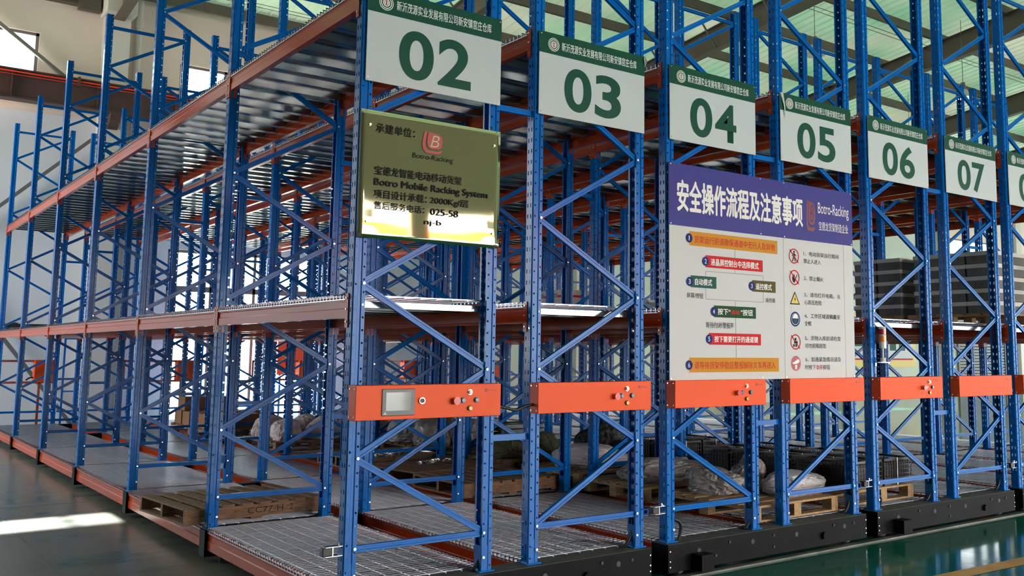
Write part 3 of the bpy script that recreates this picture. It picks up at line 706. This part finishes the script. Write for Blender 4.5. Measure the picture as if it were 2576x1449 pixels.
# ------------------------------------------------------------------ control boxes
def control_box(idx, num, buttons, screen):
    x = (idx//2)*CARR+(idx % 2)*(W+G)-.005
    lab = {'02': 'orange control box with a touch screen and buttons below the gold plate', '03': 'orange control box with five buttons on the posts below board 03',
           '04': 'orange control box with buttons under the left half of the safety board', '05': 'plain orange control box under the right half of the safety board',
           '06': 'orange control box with buttons below the signal beacon', '07': 'plain orange control box below board 07', '08': 'orange control box cut off by the right edge of the picture'}[num]
    t = thing('control_box', lab, 'control box', (x, 0, .972), group='orange control boxes across the rack fronts')
    b = MB(); b.box(0, .985, -.10, -.001, 0, .20); bevel(b.obj('housing', 'box', t), .003, 2)
    b = MB(); 
    for z in (.02, .18): b.cyl((-.004, -.022, z), (0, -.022, z), .006, 8)
    for z in (.02, .18): b.cyl((-.004, -.085, z), (0, -.085, z), .004, 8)
    b.obj('screw_heads', 'bolt', t, kind='stuff')
    y = -.1006
    logo(t, .865, .883, .150, .172, y, 'darkred', 'box', name='emblem'); text(t, 'Botro-Racking', .89, .945, .154, .164, 'darkred', y, 0)
    if screen:
        b = MB(); b.box(.162, .375, -.106, -.1, .022, .178); e = bevel(b.obj('touch_screen', 'bezel', t), .003)
        b = MB(); b.box(.188, .348, -.1068, -.106, .052, .158); b.obj('display', 'screen', e)
        b = MB(); b.poly([(.172, -.1066, .030), (.196, -.1066, .030), (.184, -.1066, .048)]); b.obj('warning_mark', 'white', e)
        b = MB(); b.cyl((.422, -.112, .106), (.422, -.1, .106), .020, 18, mi=0); b.cyl((.422, -.118, .106), (.422, -.112, .106), .013, 18, mi=1); b.box(.420, .424, -.1195, -.118, .096, .116, 2); b.obj('key_switch', ['chrome', 'greyst', 'textblack'], t)
    if buttons:
        def btn(px, pz, m, r=.0125, nm='push_button', l=None, d=.016):
            b = MB(); b.cyl((px, -.106, pz), (px, -.1, pz), r+.005, 18, mi=0); b.cyl((px, -.1-d, pz), (px, -.106, pz), r, 18, mi=1); b.obj(nm, ['rubber' if m != 'pbtn_wht' else 'chrome', m], t, label=l)
        b = MB(); b.cyl((.65, -.115, .100), (.65, -.1, .100), .016, 20, mi=1); b.cyl((.65, -.134, .100), (.65, -.115, .100), .024, 24, .021, mi=0); b.obj('emergency_stop', ['pbtn_red', 'pbtn_yel'], t, label='red mushroom emergency stop')
        btn(.706, .102, 'pbtn_blue', l='blue push button'); btn(.802, .102, 'pbtn_blue', l='blue push button')
        btn(.756, .150, 'pbtn_wht', l='white push button'); btn(.756, .052, 'pbtn_yel', l='yellow push button')
for i, (n, bt, s) in enumerate((('02', 1, 1), ('03', 1, 0), ('04', 1, 0), ('05', 0, 0), ('06', 1, 0), ('07', 0, 0), ('08', 1, 0))): control_box(i, n, bt, s)
tube('power_cable', [(.98, -.04, 1.03), (1.05, -.05, 1.015), (1.13, -.055, 1.0), (1.2, -.05, 1.02), (1.275, -.04, 1.03)], .010, 'rubber', label='black cable sagging between the control boxes of 02 and 03', cat='cable')

# beacon on post 06
t = thing('signal_beacon', 'red, orange and clear signal beacon on a bracket on post 06', 'beacon', (2*CARR+.115, -.05, 1.30))
b = MB(); b.box(-.06, .06, -.03, .045, 0, .008); b.box(-.06, -.04, .041, .045, -.03, .0); b.obj('bracket', 'bolt', t)
b = MB(); b.cyl((0, 0, .008), (0, 0, .045), .024, 14); b.cyl((0, 0, .045), (0, 0, .13), .010, 12); b.obj('stem', 'crateL', t)
for nm, m, za, zb in (('clear_lens', 'beaconcl', .13, .19), ('orange_lens', 'beaconor', .192, .245), ('red_lens', 'beaconred', .255, .305)):
    b = MB(); b.cyl((0, 0, za), (0, 0, zb), .033, 20); b.obj(nm, m, t)
b = MB(); b.cyl((0, 0, .305), (0, 0, .325), .034, 20, .028); b.cyl((0, 0, .245), (0, 0, .255), .034, 20); b.obj('cap', 'crateL', t)

# bumpers, receivers and hoses low on the end posts
CW = ['at the front left corner of the nearest rack', 'left of the base under the safety board', 'left of the base under the beacon', 'at the right edge of the picture']
CR = ['right of control box 03', 'right below the safety board', 'right below control box 07']
HW = ['under control box 02', 'below the left half of the safety board', 'below the signal beacon', 'at the right edge']
HV = ['right end of the nearest black base', 'right end of the base under the safety board', 'right end of the base under the beacon', 'far right end, outside the picture']
BW = {0: '02', 1: '04', 2: '06', 3: '08'}
for c in range(4):
    x = c*CARR
    t = thing('bumper', 'black rubber bumper on a zinc bracket, '+CW[c], 'bumper', (x, .04, .215))
    b = MB(); b.box(-.10, .0, -.028, .028, .046, .050); b.box(-.10, .0, -.028, .028, -.006, -.002); b.box(-.062, -.056, -.028, .028, -.002, .046); b.obj('bracket', 'wire', t)
    b = MB(); b.box(-.118, -.062, -.026, .026, -.001, .045); bevel(b.obj('rubber_block', 'rubber', t), .004)
    b = MB(); b.cyl((-.03, -.034, .06), (-.03, -.034, .05), .006, 8); b.cyl((-.012, 0, .05), (-.012, 0, .066), .008, 8); b.obj('bolt', 'bolt', t)
    xr = x+2*W+G
    if c < 3:
        t = thing('sensor_bracket', 'small blue sensor bracket facing the next bumper, '+CR[c], 'bracket', (xr, .04, .21))
        b = MB(); b.box(.001, .055, -.024, .024, .042, .046); b.box(.001, .055, -.024, .024, 0, .004); b.box(.051, .055, -.024, .024, .004, .042); b.obj('bracket', 'blue', t)
        b = MB(); b.cyl((.06, 0, .023), (.051, 0, .023), .012, 12); b.obj('sensor_eye', 'textwhite', t)
HL = {0: '02', 1: '04', 2: '06', 3: '08'}
for c in range(4):
    x = c*CARR
    tube('hose', [(x+.955, .06, .26), (x+.945, .04, .12), (x+.90, .05, .02), (x+.885, .06, .003)], .012, 'rubber', label='black hose running down the inner right post '+HW[c], cat='hose')
    tube('hose', [(x+2.225, .06, .2), (x+2.20, .05, .1), (x+2.16, .06, .02), (x+2.15, .07, .003)], .012, 'rubber', label='black hose going into the '+HV[c], cat='hose')
tube('hose_curl', [(CARR+.10, .03, .16), (CARR+.15, .02, .13), (CARR+.165, .03, .06), (CARR+.15, .04, .003)], .013, 'rubber', label='black hose curling out of the post below the safety board', cat='hose')
tube('hose_curl', [(2*CARR+.09, .03, .13), (2*CARR+.12, .02, .10), (2*CARR+.125, .03, .05), (2*CARR+.115, .04, .003)], .012, 'rubber', label='black hose curling out of the post below the signal beacon', cat='hose')

# ------------------------------------------------------------------ pallets
DZ = .017   # top of the wire deck
def pallet(label, x, y, z, lx, ly, rz, nb, m, gap=.35, style='stringer', group=None):
    """boards run along local y, stringers along local x; origin at the corner"""
    t = thing('wooden_pallet', label, 'pallet', (x, y, z), rz, group)
    bw = lx/(nb+(nb-1)*gap)
    b = MB(); b.box(0, bw, 0, ly, 0, .018); bm_ = b.mesh('deck_board', m)
    for i in range(nb):
        o = link('deck_board', bm_, t, (i*bw*(1+gap), random.uniform(-.006, .006), .112)); o.rotation_euler.z = random.uniform(-.006, .006)
    if style == 'stringer':
        b = MB(); b.box(0, lx, 0, .04, 0, .095); sm = b.mesh('stringer', m)
        for yy in (0.0, ly/2-.02, ly-.04): link('stringer', sm, t, (0, yy, .0165))
        b = MB(); b.box(0, .09, 0, ly, 0, .016); sm = b.mesh('bottom_board', m)
        for xx in (0.0, lx/2-.045, lx-.09): link('bottom_board', sm, t, (xx, 0, 0))
    else:
        b = MB(); b.box(0, lx, 0, .09, 0, .016); sm = b.mesh('bearer_board', m)
        for yy in (0.0, ly/2-.045, ly-.09): link('bearer_board', sm, t, (0, yy, .0955))
        b = MB(); b.box(0, .10, 0, .09, 0, .079); sm = b.mesh('block', m)
        for yy in (0.0, ly/2-.045, ly-.09):
            for xx in (0.0, lx/2-.05, lx-.10): link('block', sm, t, (xx, yy, .0163))
        b = MB(); b.box(0, .10, 0, ly, 0, .016); sm = b.mesh('bottom_board', m)
        for xx in (0.0, lx/2-.05, lx-.10): link('bottom_board', sm, t, (xx, 0, 0))
    return t
PG = 'pallets on the bottom decks'
t = pallet('weathered brown wooden pallet stencilled CC77-H 2 on the left bottom deck', -.13, 2.62, DZ, 1.15, 1.0, R(5), 8, 'wood', .7)
text(t, 'CC77-H', .50, .80, .045, .090, 'wood' and 'textblack', -.001, -.01); text(t, '2', .86, .885, .045, .092, 'textblack', -.001, -.01)
pallet('brown close-boarded pallet carrying steel bolts behind frame 04', 2.42, 3.68, DZ, 1.15, 1.0, R(7), 7, 'wood', .06, group=PG)
pallet('slatted wooden pallet just in front of the pallet with steel bolts', 2.36, 2.62, DZ, 1.10, .98, R(1), 8, 'wood', .3, group=PG)
pallet('second brown close-boarded pallet with bolts, behind the first one', 2.42, 5.12, DZ, 1.15, 1.05, R(1), 7, 'wood', .06, group=PG)
def pallet_x(label, x0, x1, y0, y1, nb, m, rz=0, style='block'):    # boards along world x
    return pallet(label, x1, y0, DZ, y1-y0, x1-x0, R(90)+rz, nb, m, .45, style, PG)
pallet_x('pale fresh wooden pallet under white plastic bags between frames 04 and 05', 3.56, 4.66, .14, 1.26, 7, 'wood2', R(1))
pallet_x('pale wooden pallet behind the nearest fresh pallet, under a grey plastic bag', 3.56, 4.7, 1.42, 2.36, 7, 'wood2', R(-2))
pallet_x('pale wooden pallet with a large grey bag right of frame 03', 3.70, 4.8, 2.62, 3.66, 7, 'wood2')
pallet_x('wooden pallet under green sacks in the middle of row 05', 3.74, 4.8, 4.0, 4.86, 7, 'wood')
pallet_x('fresh wooden pallet under the black mesh crates behind frame 06', 4.98, 5.92, .22, 1.22, 7, 'wood2')
pallet_x('wooden pallet under the black crates farther back behind frame 06', 5.0, 5.95, 1.4, 2.4, 7, 'wood2')
pallet_x('wooden pallet under the farthest black mesh crates in row 06', 5.0, 5.95, 2.6, 3.4, 6, 'wood2')
pallet_x('wooden pallet under large clear bags deep in row 05', 3.74, 4.8, 5.9, 7.2, 7, 'wood')
pallet_x('wooden pallet beneath the pale sacks deep in row 04', 2.42, 3.5, 7.62, 8.9, 8, 'wood')
pallet_x('wooden pallet beneath the sacks at the far end of row 05', 3.72, 4.76, 8.2, 9.6, 8, 'wood')
pallet_x('wooden pallet beneath the brown cartons near the back window', 2.3, 3.45, 10.12, 12.2, 9, 'wood')

# chain shackle-like bolts lying on the pallets
def bolts(label, x, y, z, n, seed):
    rnd = random.Random(seed)
    for i in range(n):
        a = R(rnd.uniform(-25, 25)); px, py = x+i*.05+rnd.uniform(-.01, .01), y+rnd.uniform(-.05, .05)
        t = link('expansion_bolt', None, None, (px, py, z+.012+.012*(i % 2)), a, label, 'bolt', 'steel expansion bolts on the close-boarded pallets')
        b = MB(); b.cyl((0, -.07, 0), (0, .07, 0), .008, 8); b.obj('shank', 'chrome', t)
        b = MB(); b.cyl((0, -.085, 0), (0, -.06, 0), .017, 6); b.obj('nut', 'chrome', t)
        b = MB(); b.cyl((0, -.058, 0), (0, -.054, 0), .023, 12); b.obj('washer', 'bolt', t)
bolts('steel expansion bolt in the heap on the nearer close-boarded pallet', 2.80, 4.35, DZ+.13, 9, 3)
bolts('steel expansion bolt in the heap on the second close-boarded pallet', 2.72, 5.3, DZ+.13, 8, 4)

# ------------------------------------------------------------------ bags and sacks
def bag(name, label, cat, x, y, z, sx, sy, sz, m, seed, rz=0.0, amp=.22, group=None, knot=False):
    bm = bmesh.new(); bmesh.ops.create_icosphere(bm, subdivisions=6, radius=1.0)
    off = Vector((seed*3.1, seed*1.7, seed*.9))
    for v in bm.verts:
        n = v.co.normalized(); q = n*2.1+off; wv = Vector((noise.noise(q), noise.noise(q+Vector((9, 2, 4))), noise.noise(q+Vector((3, 7, 1))))); a = noise.noise(n*1.1+off)*amp*1.1+(.5-abs(noise.noise(n*2.6+wv*.8+off)))*amp*.7+(.5-abs(noise.noise(n*6+wv*2+off)))*amp*.45-amp*.5
        p = n*(1+a); p = Vector((math.copysign(abs(p.x)**.85, p.x), math.copysign(abs(p.y)**.85, p.y), p.z))
        zz = max(p.z, -.55)+.55
        if knot and n.z > .8: zz += (n.z-.8)*2.2; p.x *= 1-(n.z-.8)*2; p.y *= 1-(n.z-.8)*2
        v.co = (p.x*sx, p.y*sy, zz*sz/1.55)
    me = bpy.data.meshes.new(name); bm.to_mesh(me); bm.free(); me.materials.append(M[m]); smooth(me)
    return link(name, me, None, (x, y, z), rz, label, cat, group)
PT = DZ+.13
bag('plastic_bag', 'white plastic bag sagging over the nearest fresh pallet, below board 05', 'bag', 4.46, .48, PT, .35, .22, .20, 'bagw', 1, .08, .2)
bag('plastic_bag', 'crumpled clear plastic bag left of the white bag on the nearest fresh pallet', 'bag', 3.94, .94, PT, .24, .30, .23, 'bag', 2, .2, .34)
bag('plastic_bag', 'knotted clear plastic bag right behind the white bag on the fresh pallet', 'bag', 4.50, 1.06, PT, .16, .15, .24, 'bag', 13, -.2, .34, knot=True)
bag('plastic_bag', 'long grey plastic bag behind the post of frame 04', 'bag', 4.16, 1.88, PT, .44, .30, .22, 'bag', 3, -.1, .3)
bag('plastic_bag', 'large pale grey bag on the pallet right of frame 03', 'bag', 4.26, 3.15, PT, .42, .38, .24, 'bagw', 4, .2, .26)
bag('grey_bundle', 'dark grey rolled bundle behind the pale bag right of frame 03', 'bundle', 5.42, 4.45, DZ, .30, .30, .46, 'bagk', 5, .4, .3)
bag('grey_bundle', 'dark grey bundle leaning behind frame 05', 'bundle', 5.36, 3.82, DZ, .24, .26, .33, 'bagk', 6, .1, .3)
bag('green_sack', 'olive green sack on the pallet behind frame 03', 'sack', 4.0, 4.4, PT, .22, .24, .28, 'bagg', 7)
bag('green_sack', 'second olive green sack, right of the first behind frame 03', 'sack', 4.52, 4.42, PT, .21, .24, .25, 'bagg', 8, .4)
for i, (x, y, s, m) in enumerate(((3.98, 6.2, .30, 'bag'), (4.52, 6.2, .30, 'bag'), (3.98, 6.85, .32, 'bagw'), (4.52, 6.85, .30, 'bag'))):
    bag('plastic_bag', ['clear bag stacked at the left of the heap behind control box 02', 'clear bag at the right of the heap behind control box 02', 'white bag at the back left of the heap behind control box 02', 'clear bag at the back right of the heap behind control box 02'][i], 'bag', x, y, PT, .235, .28, .34, m, 20+i, i*.4)
bag('plastic_bag', 'clear bag lying on top of the heap behind control box 02', 'bag', 4.25, 6.5, PT+.37, .30, .32, .24, 'bag', 26, .2)
for i, (x, y) in enumerate(((2.68, 7.95), (3.22, 7.95), (2.68, 8.55), (3.22, 8.6), (3.98, 8.45), (4.5, 8.5), (3.98, 9.15), (4.48, 9.2))):
    bag('pale_sack', ['pale sack', 'pale sack of the heap standing more to the right'][i > 3]+' deep in the racks, '+['nearer left', 'nearer right', 'farther left', 'farther right'][i % 4], 'sack', x, y, PT, .215, .25, .30, 'bagp', 30+i, i, .2, 'pale sacks deep in the racks')

# leaning sheet metal cover
b = MB(); b.poly([(0, 0, 0), (.42, 0, 0), (.06, .18, .34)]); b.poly([(0, .004, 0), (.06, .184, .34), (.42, .004, 0)]); b.poly([(0, 0, 0), (.06, .18, .34), (-.02, .3, .02)])
b.obj('folded_sheet', 'bagk', None, (6.35, 3.35, DZ), label='dark folded sheet standing up on the deck behind frame 05', cat='sheet')
# stack of galvanised deck panels
for i in range(6):
    b = MB(); b.prism([(0, 0), (0, .05), (.02, .06), (.10, .06), (.12, .03), (.40, .03), (.42, .06), (.50, .06), (.52, .05), (.52, 0), (.5, 0), (.49, .04), (.03, .04), (.02, 0)], 'x', 0, .72)
    b.obj('spare_panel', 'galv', None, (4.80+.01*(i % 2), 5.75, DZ+i*.066), label='spare galvanised panel, %s of the stack' % ('bottom', 'second from the bottom', 'third from the bottom', 'third from the top', 'second from the top', 'top')[i], cat='panel', group='stack of spare galvanised panels')

# black mesh crates
def mesh_crate_mesh():
    b = MB(); lx, ly, h = .44, .34, .25; s_ = .008
    for z0_, z1_ in ((0, .022), (h-.022, h)):
        b.box(0, lx, 0, s_, z0_, z1_); b.box(0, lx, ly-s_, ly, z0_, z1_); b.box(0, s_, 0, ly, z0_, z1_); b.box(lx-s_, lx, 0, ly, z0_, z1_)
    n = 11
    for i in range(n+1):
        x = i*(lx-s_)/n; b.box(x, x+s_*.7, 0, s_*.7, .022, h-.022); b.box(x, x+s_*.7, ly-s_*.7, ly, .022, h-.022)
    for i in range(9):
        y = i*(ly-s_)/8; b.box(0, s_*.7, y, y+s_*.7, .022, h-.022); b.box(lx-s_*.7, lx, y, y+s_*.7, .022, h-.022)
    for z in (.065, .10, .14, .18):
        b.box(0, lx, 0, s_*.7, z, z+.006); b.box(0, s_*.7, 0, ly, z, z+.006); b.box(lx-s_*.7, lx, 0, ly, z, z+.006); b.box(0, lx, ly-s_*.7, ly, z, z+.006)
    b.box(s_, lx-s_, s_, ly-s_, 0, .012)
    return b.mesh('basket', 'blackplastic')
BASK = mesh_crate_mesh()
inn = MB(); inn.box(.03, .41, .03, .31, .014, .21)
INN = inn.mesh('black_contents', 'bagk')
stp = MB(); stp.box(.20, .215, -.004, .344, .252, .254); stp.box(.20, .215, -.004, -.002, 0, .254)
STP = stp.mesh('white_strap', 'textwhite')
k = 0
YR = (.24, .62, 1.0, 1.42, 1.80, 2.64, 3.02)
for y0_, z0_, lay in [(q_, PT, 1) for q_ in YR]:
    for xi in range(2):
        for l_ in range(lay):
            if y0_ > 1.3 and l_ == 1 and False: continue
            k += 1
            o = link('mesh_crate', BASK, None, (5.02+xi*.47, y0_, z0_+l_*.203), label='black mesh crate, %s, %s side of the %s row behind frame 06' % (('strapped', 'x')[l_], ('left', 'right')[xi], ('nearest', 'second', 'third', 'fourth', 'fifth', 'sixth', 'farthest')[YR.index(y0_)]), cat='crate', group='black mesh crates behind frame 06')
            link('black_contents', INN, o); 
            if l_ == lay-1: link('white_strap', STP, o)

# grey lidded crates on the middle deck
def crate_mesh():
    b = MB(); lx, ly, h = .38, .33, .138
    b.prism([(.012, 0), (lx-.012, 0), (lx-.004, h*.66), (.004, h*.66)], 'y', .01, ly-.01)
    b.box(-.002, .006, ly*.30, ly*.36, .02, h*.60); b.box(-.002, .006, ly*.70, ly*.73, .02, h*.60); b.box(-.002, .004, ly*.36, ly*.70, .018, .026)
    return b.mesh('crate_body', 'crate')
def lid_mesh():
    b = MB(); b.box(0, .38, 0, .33, .138*.64, .134); return b.mesh('crate_lid', 'crateL')
CB, CLD = crate_mesh(), lid_mesh()
def grey_stack(x, y, z, nl, where):
    for l_ in range(nl):
        o = link('grey_crate', CB, None, (x, y, z+l_*.14), label='grey lidded crate, %s layer, %s' % (['bottom', 'second', 'middle', 'fourth', 'top'][l_], where), cat='crate', group='grey lidded crates on the middle decks')
        link('crate_lid', CLD, o)
def pallet_mid(label, x, y, lx, ly):
    t = pallet(label, x+lx, y, L[1]+DZ, ly, lx, R(90), 6, 'wood2', .35, 'block', 'pallets on the middle decks')
ZC = L[1]+DZ+.131
pallet_mid('wooden pallet under the nearer stacks of grey crates on the middle deck', 7.6, .26, .86, 1.08)
pallet_mid('wooden pallet under the farther stacks of grey crates on the middle deck', 7.6, 1.45, .86, .74)
pallet_mid('wooden pallet under the grey crates at the right edge of the picture', 8.80, .26, .86, 1.08)
for xi in range(2):
    for yi, yy in enumerate((.28, .615, .95)):
        grey_stack(7.65+xi*.40, yy, ZC, 5, 'first pallet above frame 08, %s %s' % (('nearest', 'middle', 'farthest')[yi], ('outer column', 'inner column')[xi]))
    for yi, yy in enumerate((1.46, 1.80)):
        grey_stack(7.65+xi*.40, yy, ZC, 5, 'second pallet above frame 08, %s %s' % (('nearer', 'farther')[yi], ('outer column', 'inner column')[xi]))
    for yi, yy in enumerate((.28, .615, .95)):
        grey_stack(8.85+xi*.40, yy, ZC, 5, 'pallet at the right edge, %s %s' % (('nearest', 'middle', 'farthest')[yi], ('outer column', 'inner column')[xi]))
    grey_stack(10.05+xi*.40, 8.7, ZC-.13, 5, 'lone stack seen left of the safety board, %s' % (('left column', 'right column')[xi]))

# cartons
def carton(label, x, y, z, lx, ly, h, m, rz=0, group=None, stripe=False):
    t = thing('carton', label, 'carton', (x, y, z), rz, group)
    b = MB(); b.box(0, lx, 0, ly, 0, h); bevel(b.obj('box', m, t), .003, 1)
    b = MB(); b.box(-.001, lx+.001, ly/2-.025, ly/2+.025, h-.001, h+.001); b.box(lx*.5-.001, lx*.5+.001, -.001, 0, 0, h)
    b.obj('tape', 'cream' if not stripe else 'red', t)
    if stripe:
        b = MB(); b.box(-.002, lx+.002, -.002, ly+.002, h*.30, h*.52); b.obj('red_stripe', 'red', t)
        b = MB(); b.box(-.003, -.002, ly*.55, ly*.85, h*.3, h*.7); b.obj('printed_label', 'line', t)
k = 0
for xi in range(2):
    for yi in range(2):
        for l_ in range(4):
            carton('red striped white carton, %s of the %s %s stack' % (('bottom', 'second up', 'third up', 'top')[l_], ('near', 'far')[yi], ('left', 'right')[xi]), 7.62+xi*.42, 8.15+yi*.42, L[1]+DZ+l_*.19+.0, .40, .40, .188, 'cartonw', 0, 'white cartons on the middle deck', True)
for i, (x, y, l_) in enumerate(((2.32, 11.7, 0), (2.72, 11.7, 0), (2.32, 11.25, 0), (2.72, 11.25, 0), (2.34, 11.6, 1), (2.74, 11.5, 1), (2.36, 10.8, 0), (2.32, 10.3, 0), (2.78, 10.3, 0), (3.1, 11.2, 0))):
    carton('brown carton %s near the back window' % ['at the bottom back left', 'at the bottom back middle', 'at the bottom middle left', 'in the middle of the bottom layer', 'on the left of the upper layer', 'on the right of the upper layer', 'standing alone between the others', 'at the front left of the pallet', 'at the front right of the pallet', 'at the right edge of the pallet'][i], x, y, PT+l_*.225, .36, .38, .22, 'carton', 0, 'brown cartons near the back window')
b = MB(); b.box(0, .5, 0, .4, 0, .07); b.obj('flat_carton', 'carton', None, (3.85, 4.0, L[1]+DZ), label='flattened brown carton lying on the middle deck behind board 03', cat='carton')

# ------------------------------------------------------------------ rear ends of the carriages
for c in range(5):
    x = c*CARR; y = 15.1
    t = thing('rear_cabinet', 'orange cabinet in a red frame at the rear of '+['the leftmost rack carriage', 'the second rack carriage', 'the third rack carriage', 'the fourth rack carriage', 'the rightmost rack carriage'][c], 'cabinet', (x, y, 0), group='rear cabinets of the rack carriages')
    b = MB(); b.box(-.35, .95, -.02, .02, 1.13, 1.17); b.box(-.35, .95, -.02, .02, .74, .78); b.box(-.37, -.33, -.02, .02, .74, 1.17); b.obj('rail_frame', 'orange', t)
    b = MB(); b.box(.62, .98, -.10, .12, .76, 1.17); bevel(b.obj('cabinet_box', 'box', t), .006)
    b = MB(); b.box(.30, .62, -.012, .012, -.2, .76) if False else b.box(.70, .74, -.02, .02, -.19, .76); b.obj('support_leg', 'orange', t)
    tube('flexible_hose', [(.62, 0, .85), (.55, -.02, .84), (.5, -.02, .80)], .014, 'rubber', t)
big = thing('red_panel', 'large orange red panel near the back window', 'panel', (5.35, 15.6, 0))
b = MB(); b.box(0, .62, 0, .05, .85, 1.62); b.obj('panel_plate', 'box', big)
b = MB(); b.box(.05, .09, .0, .05, FZ, .85); b.box(.53, .57, 0, .05, FZ, .85); b.obj('support_leg', 'blue', big)
for c in range(3):
    x = 1.23+c*2.6; t = thing('guard_frame', 'thin blue guard frame standing near the back wall, '+['leftmost', 'second from the left', 'third from the left'][c], 'frame', (x, 15.9, FZ), group='thin blue guard frames by the back wall')
    b = MB(); b.box(0, .035, 0, .035, 0, 1.85); m_ = b.mesh('upright', 'blue')
    link('upright', m_, t); link('upright', m_, t, (.24, 0, 0))
    for z in (.40, .78, 1.8): b = MB(); b.box(-1.1 if z == .4 else 0, .24, .005, .03, z, z+.03); b.obj('rail', 'blue', t)
t = thing('cable_chain', 'black cable drag chain along the back end of the racks', 'cable chain', (0, 15.35, 1.80))
lk = MB(); lk.box(0, .052, -.03, .03, -.032, .032); lk.cyl((.046, -.033, 0), (.046, .033, 0), .02, 8); LK = lk.mesh('chain_link', 'blackplastic')
for i in range(46): link('chain_link', LK, t, (-.55+i*.056, 0, .0))
for i in range(12):
    a = R(i*15); o = link('chain_link', LK, t, (.30-.11*math.sin(a), .07, .02+.11*math.cos(a)-.11)); o.rotation_euler = (0, -a, 0)
b = MB(); b.box(-.6, 2.3, -.02, .02, -.05, -.035); b.obj('support_tray', 'greyst', t)
